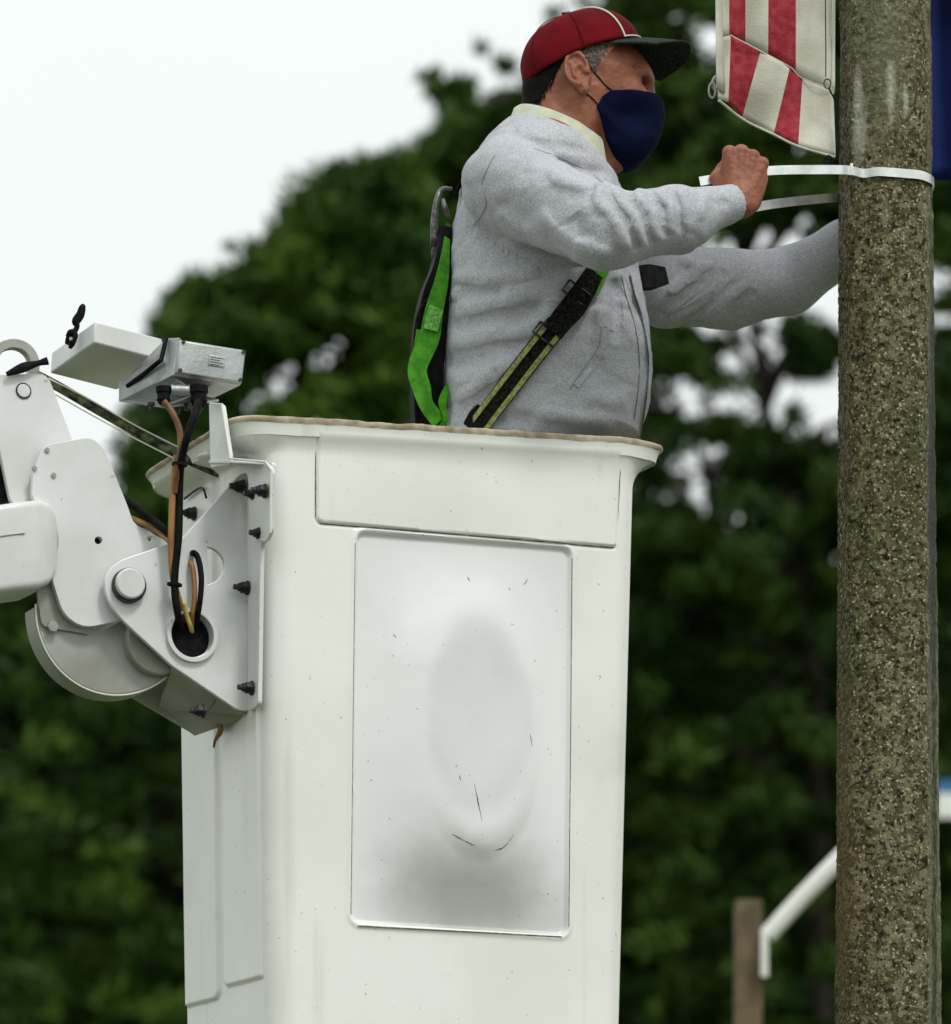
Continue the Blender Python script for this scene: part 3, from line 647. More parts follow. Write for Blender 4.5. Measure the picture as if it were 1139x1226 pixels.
PVt = np.stack([cxr[:, 0][:, None] + sec[None, :, 0] * cxr[:, 1][:, None], 8.42 + sec[None, :, 1] * cxr[:, 1][:, None], np.repeat(zall[:, None], nP, 1)], -1)
flatp = PVt.reshape(-1, 3)
d1, i1 = cells(flatp, 120.); d2_, i2 = cells(flatp, 62.)
right = (nsm[None, :, 0] > .62).repeat(len(zall), 0).ravel() & (np.tile(nsm[:, 1], len(zall)) < .6)
h = .0012 * (1 - sstep(.2, .75, d1)) * (i1 > .25) - .0022 * (1 - sstep(.25, .6, d2_)) * (i2 > .80) + .0016 * fbm(flatp * 18, 3)
fis = vnoise(flatp * np.array([110, 110, 22])); h = np.where(right, h * .6 - .0020 * sstep(.05, .5, fis) , h)
lon = np.abs(np.tile(nsm[:, 0], len(zall)) - .60); h -= .0020 * np.exp(-(lon / .025) ** 2)
inb = (flatp[:, 2] > zb - .065) & (flatp[:, 2] < zt + .065)
flatp = flatp + np.tile(np.c_[nsm, np.zeros(nP)], (len(zall), 1)) * (h * inb)[:, None]
ii, kk = np.meshgrid(np.arange(len(zall) - 1), np.arange(nP), indexing='ij'); k2 = (kk + 1) % nP
PF = np.stack([ii * nP + kk, ii * nP + k2, (ii + 1) * nP + k2, (ii + 1) * nP + kk], -1).reshape(-1, 4)
mp_ = mat('lichened concrete', (.074, .062, .030), .9, spec=.1, nscale=50, ncol=(.160, .140, .080), nfac=(.45, .57), bump=1, bscale=260)
overlay(mp_, (.13, .075, .030), 7, .54, .70, (1, 1, .6), fac=.6)                        # brownish zones
overlay(mp_, (.055, .062, .024), 6, .5, .66, (1, 1, .3), fac=.7)             # mossy zones
overlay(mp_, (.23, .20, .115), 110, .56, .66, detail=4, fac=.6)            # pale grains
overlay(mp_, (.46, .42, .31), 200, .59, .68, detail=3, fac=.9)
overlay(mp_, (.020, .018, .008), 150, .55, .63, detail=4, fac=.95)           # dark pits
overlay(mp_, (.014, .012, .006), 62, .60, .66, detail=5, fac=.9)
# grey flaking strip on the right chamfer, whitewash blotches
def region_overlay(m, center, rad, col, fac, nsc, lo=.6, hi=1.25, nvec=(1, 1, 1), box=False):
    t = m.node_tree; b = t.nodes['Principled BSDF']; g = t.nodes.new('ShaderNodeNewGeometry')
    sub = t.nodes.new('ShaderNodeVectorMath'); sub.operation = 'SUBTRACT'; sub.inputs[1].default_value = tuple(center); t.links.new(g.outputs['Position'], sub.inputs[0])
    dv = t.nodes.new('ShaderNodeVectorMath'); dv.operation = 'DIVIDE'; dv.inputs[1].default_value = rad; t.links.new(sub.outputs[0], dv.inputs[0])
    ln = t.nodes.new('ShaderNodeVectorMath'); ln.operation = 'LENGTH'; t.links.new(dv.outputs[0], ln.inputs[0])
    mp = t.nodes.new('ShaderNodeMapping'); mp.inputs['Scale'].default_value = nvec; t.links.new(g.outputs['Position'], mp.inputs[0])
    n = t.nodes.new('ShaderNodeTexNoise'); n.inputs['Scale'].default_value = nsc; n.inputs['Detail'].default_value = 6; n.inputs['Roughness'].default_value = .7; t.links.new(mp.outputs[0], n.inputs['Vector'])
    ad = t.nodes.new('ShaderNodeMath'); ad.operation = 'MULTIPLY_ADD'; ad.inputs[1].default_value = 1.3; t.links.new(n.outputs['Fac'], ad.inputs[0]); t.links.new(ln.outputs['Value'], ad.inputs[2])
    r = t.nodes.new('ShaderNodeMapRange'); r.inputs[1].default_value = lo + .3; r.inputs[2].default_value = hi + .3; r.inputs[3].default_value = fac; r.inputs[4].default_value = 0
    t.links.new(ad.outputs[0], r.inputs[0])
    x = t.nodes.new('ShaderNodeMix'); x.data_type = 'RGBA'; x.inputs['B'].default_value = (*col, 1)
    t.links.new(b.inputs['Base Color'].links[0].from_socket, x.inputs['A']); t.links.new(r.outputs[0], x.inputs['Factor']); t.links.new(x.outputs['Result'], b.inputs['Base Color'])
xr = P(1116, 500, 8.36)
region_overlay(mp_, (P(1010, 0, 8.36)[0], 8.36, P(0, 1050, 8.4)[2]), (.030, .2, .5), (.13, .075, .03), .5, 70, .5, 1.25, (1, 1, .7))
region_overlay(mp_, (P(1055, 0, 8.36)[0], 8.36, P(0, 60, 8.4)[2]), (.09, .2, .28), (.15, .145, .095), .55, 120, .7, 1.2, (1, 1, .4))
region_overlay(mp_, (xr[0] + .006, 8.36, 3.3), (.028, .2, 30), (.15, .155, .10), .8, 75, .55, .95, (1, 1, .3))
region_overlay(mp_, (xr[0] + .006, 8.36, 3.3), (.030, .2, 30), (.025, .024, .014), .85, 170, .42, .62, (1, 1, .2))
region_overlay(mp_, (xr[0] + .004, 8.36, P(0, 600, 8.4)[2]), (.02, .2, .55), (.05, .048, .05), .9, 90, .7, 1.05, (1, 1, .22))
for x, y, rx, rz in ((1029, 105, .013, .07), (1067, 105, .014, .09), (1030, 150, .022, .10), (1085, 120, .009, .05)):
    q = P(x, y, 8.34); region_overlay(mp_, q, (rx, .2, rz), (.42, .42, .34), .75, 90, .5, 1.1, (1, 1, .6))
obj('pole_shaft', flatp, PF, mp_, pole)

# ---------------------------------------------------------------- steel band
def secpt(ang, z, grow):
    c, r = pole_c(z); a = math.radians(ang); d = np.array([math.cos(a), math.sin(a)])
    k = np.argmax((nsm @ d)); e = sec[k]; rr = np.linalg.norm(e) * r + grow; return np.array([c + d[0] * rr, 8.42 + d[1] * rr, z])
zs_b = P(0, 206, 8.34)[2]
hand_hold = P(905, 206, 8.20)
loop = [P(838, 217, 8.21), P(885, 209, 8.225), P(925, 204, 8.235), P(970, 203, 8.275), P(1015, 203.5, 8.325)]
for a in (-122, -105, -90, -72, -50, -25, 0, 30, 60, 90, 120, 150): loop.append(secpt(a, zs_b - .0005 * (a + 122) * .05, .0045))
zb2 = loop[-1][2]
loop += [P(1004, 236, 8.44), P(960, 240, 8.38), P(920, 245, 8.31), P(889, 251, 8.255)]
bd = obj('steel_band', *ribbon(loop, np.array([0, 0, 1.]), .0155, .0012, curve=10), M['band'], smooth=True); tag(bd, 'shiny stainless steel band looped round the pole, both ends in the worker\'s hand', 'band')
c_ = P(1020, 203, 8.318)
o = obj('band_clip', *(lambda c: (c, [(0, 1, 3, 2), (4, 6, 7, 5), (0, 4, 5, 1), (2, 3, 7, 6), (0, 2, 6, 4), (1, 5, 7, 3)]))([c_ + np.array([a, b, d]) for a in (-.0025, .0025) for b in (-.003, .003) for d in (-.0105, .0105)]), M['band'], bd, smooth=False, bevel=.0008); fixn(o)

# ================================================================ STRIPED BANNER
banner = empty('striped_banner', P(1003, 187, 8.36)); tag(banner, 'red and white striped cloth banner, folded over at the bottom, left of the pole', 'banner')
M['red'] = mat('faded red cloth', (.27, .018, .028), .85, spec=.2, nscale=70, ncol=(.34, .045, .055), bump=.5, bscale=350)
M['wht'] = mat('soiled white cloth', (.60, .58, .50), .85, nscale=14, ncol=(.46, .44, .36), bump=.5, bscale=350, spec=.2)
overlay(M['wht'], (.36, .34, .25), 9, .56, .8, fac=.5)
def patch(q, m_, nu, nv, Yf, mb, mi):
    "bilinear cloth patch between four photo corners, Yf gives depth"
    a, b, c, d = [np.array(k, float) for k in q]; V = []; F = []
    for j in range(nv + 1):
        for i in range(nu + 1):
            s, t = i / nu, j / nv; p = (a * (1 - s) + b * s) * (1 - t) + (d * (1 - s) + c * s) * t; V.append(P(p[0], p[1], Yf(p[0], p[1])))
    for j in range(nv):
        for i in range(nu): k = j * (nu + 1) + i; F.append((k, k + 1, k + nu + 2, k + nu + 1))
    mb.add(V, F, mi)
def Yu(x, y): return 8.37 + .010 * math.sin((x - 850) / 17.) + .006 * math.sin(y / 31. + x / 40) - .05 * math.exp(-((x - 858) / 12) ** 2)
def Yl(x, y): return Yu(x, y) - .012 - .010 * math.sin((y - 60) / 26 + x / 35) * min(1, max(0, (y - .47 * x + 362) / 40))
def clothobj(name, patches, Yf, th):
    mb = MB()
    for q, mi in patches: patch(q, None, 8, 14, Yf, mb, mi)
    o = mb.build(name, None, banner, mats=[M['wht'], M['red']])
    import bmesh
    bm = bmesh.new(); bm.from_mesh(o.data); bmesh.ops.remove_doubles(bm, verts=bm.verts, dist=2e-5); bm.to_mesh(o.data); bm.free()
    for p_ in o.data.polygons: p_.use_smooth = True
    s = o.modifiers.new('t', 'SOLIDIFY'); s.thickness = th; s.offset = 0
    return o
T0 = -130
clothobj('upper_cloth', [(((855, T0), (873, T0), (873, 45), (862, 45)), 0), (((873, T0), (893, T0), (893, 55), (873, 45)), 1), (((893, T0), (921, T0), (920, 66), (893, 55)), 0), (((921, T0), (953, T0), (953, 88), (920, 66)), 1), (((953, T0), (1001, T0), (1000, 112), (953, 88)), 0)], Yu, .0014)
clothobj('folded_cloth', [(((861, 45), (875, 42), (872, 122), (860, 118)), 0), (((875, 42), (911, 61), (889, 140), (872, 122)), 1), (((911, 61), (946, 80), (927, 159), (889, 140)), 0), (((946, 80), (961, 93), (956, 173), (927, 159)), 1), (((961, 93), (998, 108), (1001, 187), (956, 173)), 0)], Yl, .0014)
clothobj('side_hem', [(((855, T0), (860, T0), (868, 112), (858, 104)), 0)], lambda x, y: Yu(x, y) - .03, .0016)
def onb(x, y, f=Yl, d=.0015): return P(x, y, f(x, y) - d)
obj('hem_cord', *tube([onb(x, y, d=.001) for x, y in ((861, 120), (889, 142), (927, 161), (956, 175), (1000, 188))], .0022, n=8), M['wht'], banner)
obj('seam', *tube([onb(x, y, d=.002) for x, y in ((875, 42), (911, 61), (946, 80), (960, 93), (998, 107))], .0011, n=6), M['wht'], banner)
obj('seam', *tube([P(x, y, Yu(x, y) - .002) for x, y in ((996, T0), (997, 0), (997, 60), (996, 105))], .0010, n=6), M['wht'], banner)
cordm = M['blk']
obj('cord', *tube([P(x, y, 8.335) for x, y in ((989, T0), (988.5, 0), (989, 50), (989, 92))], .0010, n=6), cordm, banner)
obj('ring', *tube([P(x, y, 8.332) for x, y in circ(991, 100, 4.2, 5.5, 16)] + [P(995.2, 100, 8.332)], .0012, n=6, curve=3, caps=False), M['bolt'], banner)
obj('cord', *tube([P(x, y, 8.335) for x, y in ((993, 106), (999, 118), (1003, 132), (1004, 150), (1005, 170), (1003, 188), (996, 194))], .0016, n=6), cordm, banner)
obj('cord_knot', *tube([P(x, y, 8.34) for x, y in ((985, 192), (990, 196), (996, 190), (992, 186), (988, 193), (998, 198))], .0014, n=6, curve=6), cordm, banner)
obj('grommet', *tube([P(x, y, 8.325) for x, y in circ(860, 100, 6.5, 9, 18)] + [P(866.5, 100, 8.325)], .003, n=8, curve=3, caps=False), M['galv'], banner)
obj('grommet', *tube([P(x, y, 8.32) for x, y in circ(853, 108, 4, 9, 18)] + [P(857, 108, 8.32)], .002, n=8, curve=3, caps=False), M['galv'], banner)
# the arm it hangs from, above the frame
obj('banner_arm', *tube([P(850, T0 - 3, 8.37), P(1060, T0 - 3, 8.42)], .012, curve=0), M['galv'], banner)

# dark blue banner on the other side of the pole
bb = empty('blue_banner', P(1125, 215, 8.52)); tag(bb, 'dark blue cloth banner hanging on the right of the pole at the top edge', 'banner')
M['blue'] = mat('navy cloth', (.004, .008, .060), .8, spec=.2, nscale=6, ncol=(.008, .022, .13), bump=.4, bscale=300)
mbb = MB(); patch(((1098, T0), (1290, T0), (1290, 225), (1098, 214)), None, 24, 20, lambda x, y: 8.54 + .02 * math.sin(x / 11.) + .012 * math.sin(x / 19 + y / 60), mbb, 0)
o = mbb.build('banner_cloth', M['blue'], bb); s = o.modifiers.new('t', 'SOLIDIFY'); s.thickness = .0015
obj('banner_arm', *tube([P(1060, T0 - 3, 8.42), P(1300, T0 - 3, 8.56)], .012, curve=0), M['galv'], bb)

# ================================================================ things further off
wp = empty('wooden_post', (P(896, 1226, 15)[0], 15, 0)); tag(wp, 'weathered brown wooden post, out of focus, low between bucket and concrete pole', 'post')
M['wood'] = mat('weathered timber', (.135, .098, .048), .85, nscale=9, ncol=(.07, .05, .025), bump=.5, bscale=40)
def zc(py, Y): return CZ + (HY - py) / FP * Y
cx_ = P(896, 0, 15)[0]
v_, f_ = loft([[np.array([cx_ + .044 * s * a, 15 + .044 * s * b, z]) for a, b in rounded([(-1, -1), (1, -1), (1, 1), (-1, 1)], .25, 3)] for z, s in ((-.1, 1.02), (2, 1.0), (zc(1084, 15), .97), (zc(1079, 15), .9))])
obj('post_shaft', v_, f_, M['wood'], wp)
wb = empty('white_brace', P(916, 1150, 14.93)); tag(wb, 'white tubular arm rising at an angle from the wooden post to behind the concrete pole', 'bracket arm')
M['wpaint'] = mat('white paint', (.78, .78, .76), .4, nscale=5, ncol=(.66, .66, .62))
obj('arm_tube', *tube([P(919, 1120, 14.93), P(960, 1075, 14.93), P(1003, 1031, 14.93), P(1060, 972, 14.93)], .028, n=18, curve=0), M['wpaint'], wb)
obj('mounting_strap', *(lambda c: (c, [(0, 1, 3, 2), (4, 6, 7, 5), (0, 4, 5, 1), (2, 3, 7, 6), (0, 2, 6, 4), (1, 5, 7, 3)]))([P(x, y, Y_) for x in (911, 920) for Y_ in (14.90, 14.98) for y in (1112, 1170)]), M['wpaint'], wb, smooth=False, bevel=.004)
fs = empty('roadside_sign', (P(1150, 0, 24)[0], 24, 0)); tag(fs, 'far out of focus white board with a blue upper edge, right of the concrete pole', 'sign')
def boxp(x0, x1, y0, y1, Y0, Y1): return [P(x, y, Y_) if False else np.array([P(x, 0, Y0)[0], Y_, zc(y, Y0)]) for x in (x0, x1) for Y_ in (Y0, Y1) for y in (y0, y1)], [(0, 1, 3, 2), (4, 6, 7, 5), (0, 4, 5, 1), (2, 3, 7, 6), (0, 2, 6, 4), (1, 5, 7, 3)]
M['teal'] = mat('blue paint', (.02, .13, .26), .5)
obj('board', *boxp(1122, 1250, 950, 979, 24, 24.04), M['wpaint'], fs, smooth=False)
obj('top_board', *boxp(1122, 1250, 934, 949, 24, 24.04), M['teal'], fs, smooth=False)
obj('sign_post', *tube([np.array([P(1190, 0, 24)[0], 24.08, -.1]), np.array([P(1190, 0, 24)[0], 24.08, zc(934, 24)])], .04, curve=0), M['galv'], fs)

# ---------------------------------------------------------------- ground
M['grass'] = mat('grass', (.05, .085, .02), .95, nscale=.6, ncol=(.09, .10, .035), bump=1, bscale=8)
M['asph'] = mat('asphalt', (.05, .05, .052), .9, nscale=20, ncol=(.07, .07, .068), bump=.6, bscale=90)
g = obj('ground', [(-600, -100, 0), (600, -100, 0), (600, 900, 0), (-600, 900, 0)], [(0, 1, 2, 3)], M['grass'], smooth=False); g['kind'] = 'structure'
g = obj('road', [(-600, 3.2, .004), (600, 3.2, .004), (600, 7.4, .004), (-600, 7.4, .004)], [(0, 1, 2, 3)], M['asph'], smooth=False); g['kind'] = 'structure'
g = obj('kerb', *(lambda c: (c, [(0, 1, 3, 2), (4, 6, 7, 5), (0, 4, 5, 1), (2, 3, 7, 6), (0, 2, 6, 4), (1, 5, 7, 3)]))([(x, y, z) for x in (-600, 600) for y in (7.402, 7.55) for z in (-.01, .12)]), mat('kerb concrete', (.32, .31, .28), .9), smooth=False); g['kind'] = 'structure'

# ================================================================ TREES
def leafmat(name, a, b):
    m = mat(name, a, .7, spec=.2, nscale=1.1, ncol=b, detail=3)
    t = m.node_tree; bs = t.nodes['Principled BSDF']
    return m
LM = [leafmat('pine needles', (.017, .054, .004), (.056, .112, .009)), leafmat('dark needles', (.009, .024, .003), (.026, .052, .007)), leafmat('olive leaves', (.014, .042, .004), (.045, .088, .007))]
BM = mat('bark', (.055, .042, .030), .9, nscale=4, ncol=(.03, .024, .018), bump=1, bscale=20)
def inpoly(x, y, poly):
    c = False; n = len(poly)
    for i in range(n):
        x1, y1 = poly[i]; x2, y2 = poly[i - 1]
        if (y1 > y) != (y2 > y) and x < (x2 - x1) * (y - y1) / (y2 - y1) + x1: c = not c
    return c
def leaves(cent, rad, per, size, seed, flat=.6, wr=.2):
    r = np.random.default_rng(seed); n = len(cent) * per
    c = np.repeat(np.array(cent), per, 0); R = np.repeat(np.array(rad), per)[:, None]
    d = r.normal(size=(n, 3)); d /= np.linalg.norm(d, axis=1)[:, None]; rr = r.random((n, 1)) ** .45
    pos = c + d * rr * R * np.array([1, 1, flat])
    ax_ = d * .8 + r.normal(size=(n, 3)) * .7 + np.array([0, 0, .25]); ax_ /= np.linalg.norm(ax_, axis=1)[:, None]
    s = r.normal(size=(n, 3)); s -= (s * ax_).sum(1)[:, None] * ax_; s /= np.linalg.norm(s, axis=1)[:, None]
    L = size * (.6 + .8 * r.random((n, 1))); W = L * wr * (.75 + .6 * r.random((n, 1)))
    V = np.stack([pos - ax_ * L * .5, pos + s * W, pos + ax_ * L * .5, pos - s * W], 1).reshape(-1, 3)
    return V, np.arange(n * 4).reshape(n, 4)
def tree(name, label, group, Y, trunk, polys, n, rad, per, size, lm, seed, holes=(), dY=1.6, limbs=14, lean=None, tr=.22, wr=.2, flat=.6, fringe=0):
    r = random.Random(seed); cent = []; rads = []
    for poly, cnt, rsc in polys:
        xs = [p[0] for p in poly]; ys = [p[1] for p in poly]; k = 0; tries = 0
        while k < cnt and tries < cnt * 60:
            tries += 1; x = r.uniform(min(xs), max(xs)); y = r.uniform(min(ys), max(ys))
            if not inpoly(x, y, poly): continue
            if any(((x - hx) / hrx) ** 2 + ((y - hy) / hry) ** 2 < 1 for hx, hy, hrx, hry in holes): continue
            cent.append(P(x, y, Y + r.uniform(-dY, dY))); rads.append(rad * rsc * r.uniform(.6, 1.35)); k += 1
    t = empty(name, (P(trunk[0][0], 0, Y)[0], Y, 0)); tag(t, label, 'tree', group)
    V_, F_ = leaves(cent, rads, per, size, seed, flat, wr)
    if fringe:                                             # sprays of needles that break the outline
        fc = []; fr = []; pg = [p for p in polys if p[1] > 20]
        for k in range(fringe):
            poly = r.choice(pg)[0]; i = r.randrange(len(poly)); f = r.random(); x = poly[i - 1][0] * (1 - f) + poly[i][0] * f; y = poly[i - 1][1] * (1 - f) + poly[i][1] * f
            a = r.uniform(0, 6.28); q = r.uniform(0, 24); x += q * math.cos(a); y += q * math.sin(a)
            if any(((x - hx) / hrx / 1.05) ** 2 + ((y - hy) / hry / 1.05) ** 2 < 1 for hx, hy, hrx, hry in holes): continue
            fc.append(P(x, y, Y + r.uniform(-dY, dY))); fr.append(r.uniform(.06, .20))
        for h_ in holes:
            for k in range(4):
                a = r.uniform(0, 6.28); fc.append(P(h_[0] + h_[2] * .95 * math.cos(a), h_[1] + h_[3] * .95 * math.sin(a), Y + r.uniform(-dY, dY))); fr.append(r.uniform(.05, .14))
        V2, F2 = leaves(fc, fr, 26, size * .9, seed + 1, .7, wr * .8); F_ = np.concatenate([F_, F2 + len(V_)]); V_ = np.concatenate([V_, V2])
    obj('crown', V_, F_, lm, t, smooth=False)
    tp = [np.array([P(trunk[0][0], 0, Y)[0], Y, -.1])] + [P(x, y, Y) for x, y in trunk]
    rr_ = [tr * 1.2] + [tr * (1 - .8 * (i / len(trunk))) for i in range(len(trunk))]
    obj('trunk', *tube(tp, rr_, n=10, curve=6), BM, t)
    tc_ = catmull(tp, 6)
    for k in range(limbs):
        c = cent[r.randrange(len(cent))]; cand = [q for q in tc_ if q[2] < c[2] - .2] or [tc_[0]]
        a = min(cand, key=lambda q: abs((c[2] - q[2]) - .5 * np.linalg.norm((c - q)[:2]))); m1 = a + (c - a) * .45 + np.array([0, 0, .12 * np.linalg.norm(c - a)])
        L_ = np.linalg.norm(c - a); obj('limb', *tube([a, m1, c], [min(.09, .022 * L_ + .015), .03, .008], n=6, curve=5), BM, t)
    return t
G1 = 'pines behind the worker'; G2 = 'dark trees below the pines'
tree('pine_tree', 'bright green pine whose crown steps down to the left behind the bucket', G1, 36, [(520, 1500), (500, 900), (480, 500), (470, 260)],
     [([(202, 402), (224, 360), (262, 348), (308, 336), (348, 300), (362, 256), (396, 224), (438, 210), (480, 198), (500, 330), (480, 470), (420, 470), (340, 480), (250, 470), (200, 440)], 470, .62),
      ([(500, 330), (480, 470), (500, 560), (600, 640), (300, 640), (160, 560), (190, 480), (340, 490)], 110, .8), ([(-30, 560), (230, 600), (560, 640), (560, 1400), (-30, 1400)], 330, .62)], 0, .36, 80, .20, LM[0], 11, fringe=520, wr=.11, flat=.5,
     holes=((400, 425, 50, 32), (340, 455, 42, 30), (438, 402, 24, 18), (295, 480, 30, 18), (285, 420, 20, 14), (290, 300, 18, 9), (368, 250, 10, 8)))
tree('pine_tree', 'tall pine with a small tuft at its left, rising behind the worker\'s shoulders', G1, 39, [(640, 1500), (630, 900), (620, 400), (600, 110)],
     [([(480, 208), (530, 180), (555, 150), (598, 145), (640, 120), (700, 50), (735, 15), (800, -60), (820, 300), (700, 520), (500, 540), (480, 350)], 620, .62),
      ([(512, 90), (530, 68), (556, 72), (566, 95), (545, 118), (560, 130), (620, 140), (600, 155), (540, 150), (524, 112)], 14, .34), ([(560, 660), (860, 660), (860, 1400), (560, 1400)], 230, .62)], 0, .36, 80, .20, LM[0], 12, fringe=520, wr=.11, flat=.5,
     holes=((415, 420, 40, 34), (540, 300, 14, 16), (600, 60, 26, 20), (690, 20, 30, 20)))
tree('pine_tree', 'broad pine with bare dark branches showing between bucket and pole', G1, 37, [(985, 1500), (980, 900), (945, 620), (915, 480), (890, 300)],
     [([(745, -80), (1180, -120), (1220, 240), (1000, 260), (860, 270), (760, 260)], 420, .65), ([(780, 430), (860, 480), (900, 520), (1010, 530), (1180, 400), (1220, 700), (900, 720), (760, 700), (760, 560)], 230, .62), ([(1120, 200), (1220, 240), (1220, 600), (1130, 600)], 70, .8), ([(780, 690), (1230, 690), (1230, 1400), (780, 1400)], 300, .66), ([(780, 400), (830, 395), (850, 430), (790, 450)], 30, .45), ([(930, 400), (1000, 380), (1000, 440), (950, 470)], 16, .45)], 0, .34, 80, .19, LM[2], 13, fringe=110, wr=.11, flat=.5,
     holes=((900, 300, 44, 40), (962, 262, 30, 22), (985, 300, 18, 30), (850, 390, 36, 30), (895, 430, 44, 42), (880, 480, 30, 26), (800, 595, 36, 32), (848, 545, 24, 20), (838, 600, 26, 32), (820, 470, 30, 26), (975, 480, 28, 36), (965, 668, 34, 14), (895, 682, 22, 12), (860, 60, 30, 40), (815, 20, 22, 20), (845, 120, 20, 16), (830, 170, 20, 14)), limbs=22, tr=.09)
o = [c for c in bpy.data.objects if c.get('label', '').startswith('broad pine')][0]
for pts in ([(945, 640), (925, 560), (915, 490), (890, 430), (880, 395), (893, 350)], [(915, 490), (932, 450), (948, 415), (940, 380)], [(912, 480), (918, 440), (905, 400), (910, 300)], [(850, 640), (855, 585), (838, 545), (832, 500)], [(880, 395), (850, 372), (835, 350)]):
    obj('limb', *tube([P(x, y, 37) for x, y in pts], np.linspace(.055, .022, len(pts)), n=8, curve=5), BM, o)
rt = random.Random(4)
for k in range(16):
    x0, y0 = rt.choice([(915, 490), (890, 430), (880, 395), (932, 450), (948, 415), (918, 440), (905, 400), (855, 585)])
    a = rt.uniform(-2.7, -.4); L = rt.uniform(35, 80); pts = [(x0, y0)] + [(x0 + L * t * math.cos(a) + rt.uniform(-7, 7), y0 + L * t * math.sin(a) + rt.uniform(-7, 7)) for t in (.35, .7, 1)]
    obj('twig', *tube([P(x, y, 37) for x, y in pts], [.018, .014, .010, .006], n=5, curve=4), BM, o)
lab = ['dark tree at the left edge below the boom arm', 'dark tree behind the bracket on the left', 'dark tree hidden mostly by the bucket', 'dark tree right behind the bucket\'s right edge', 'dark tree behind the concrete pole', 'dark tree at the far right edge']
for i, (x, yt) in enumerate(((-40, 520), (190, 560), (430, 560), (690, 600), (930, 660), (1180, 560))):
    poly = [(x - 170, 1500), (x - 200, 1000), (x - 150, yt + 120), (x - 50, yt), (x + 60, yt + 10), (x + 150, yt + 110), (x + 200, 1000), (x + 170, 1500)]
    tree('dark_tree', lab[i], G2, 44 + (i * 1.7) % 4, [(x, 1700), (x + 5, 1100), (x, yt + 60)], [(poly, 520, .8)], 0, .42, 60, .21,  LM[1], 30 + i, dY=2.2, limbs=8, wr=.16,
         holes=((5, 1195, 26, 34), (300, 470, 50, 40), (965, 668, 34, 14), (845, 915, 18, 10), (800, 595, 36, 32), (838, 600, 26, 32), (925, 1000, 14, 14), (815, 1015, 14, 10), (985, 830, 14, 20)))
for i, (x, yt, lb) in enumerate(((-420, 640, 'dark tree well left of the boom arm, outside the photo'), (-820, 700, 'dark tree farthest left, outside the photo'), (1560, 560, 'dark tree right of the far sign, outside the photo'), (1960, 640, 'dark tree farthest right, outside the photo'))):
    poly = [(x - 190, 1600), (x - 230, 1000), (x - 150, yt + 120), (x - 50, yt), (x + 60, yt + 10), (x + 150, yt + 110), (x + 230, 1000), (x + 190, 1600)]
    tree('dark_tree', lb, G2, 45 + (i * 1.7) % 4, [(x, 1700), (x + 5, 1100), (x, yt + 60)], [(poly, 420, .9)], 0, .46, 55, .22, LM[1], 50 + i, dY=2.2, limbs=6, wr=.16)
# the wood beyond
cent = []; rads = []; r = random.Random(5)
while len(cent) < 4200:
    x = r.uniform(-1900, 3000); y = r.uniform(620, 1950) + 60 * math.sin(x / 130.)
    if ((x - 5) / 22) ** 2 + ((y - 1195) / 30) ** 2 < 1 or ((x - 965) / 34) ** 2 + ((y - 668) / 16) ** 2 < 1: continue
    cent.append(P(x, y, 58 + r.uniform(-3, 3))); rads.append(r.uniform(.5, 1.1))
V_, F_ = leaves(cent, rads, 90, .32, 77); o = obj('woodland', V_, F_, LM[1], smooth=False); tag(o, 'far dark woodland that closes the background behind the trees', 'woodland', kind='stuff')
# ================================================================ SDF MODELLING for the figure
def smin(a, b, k): h = np.clip(.5 + .5 * (b - a) / k, 0, 1); return b * (1 - h) + a * h - k * h * (1 - h)
def smax(a, b, k): return -smin(-a, -b, k)
def sph(p, c, r): return np.linalg.norm(p - np.asarray(c), axis=-1) - r
def ell(p, c, r, R=None):
    q = p - np.asarray(c)
    if R is not None: q = q @ R
    r = np.asarray(r); k0 = np.linalg.norm(q / r, axis=-1); k1 = np.linalg.norm(q / (r * r), axis=-1)
    return k0 * (k0 - 1) / np.maximum(k1, 1e-9)
def cone(p, a, b, ra, rb):
    a = np.asarray(a); b = np.asarray(b); d = b - a; q = p - a; t = np.clip((q @ d) / (d @ d), 0, 1)
    return np.linalg.norm(q - t[..., None] * d, axis=-1) - (ra + (rb - ra) * t)
def chain(p, pts, rs, k=.01):
    o = None
    for i in range(len(pts) - 1):
        d = cone(p, pts[i], pts[i + 1], rs[i], rs[i + 1]); o = d if o is None else smin(o, d, k)
    return o
def rotm(ax_, deg):
    a = math.radians(deg); c, s = math.cos(a), math.sin(a)
    return np.array({'x': [[1, 0, 0], [0, c, -s], [0, s, c]], 'y': [[c, 0, s], [0, 1, 0], [-s, 0, c]], 'z': [[c, -s, 0], [s, c, 0], [0, 0, 1]]}[ax_])
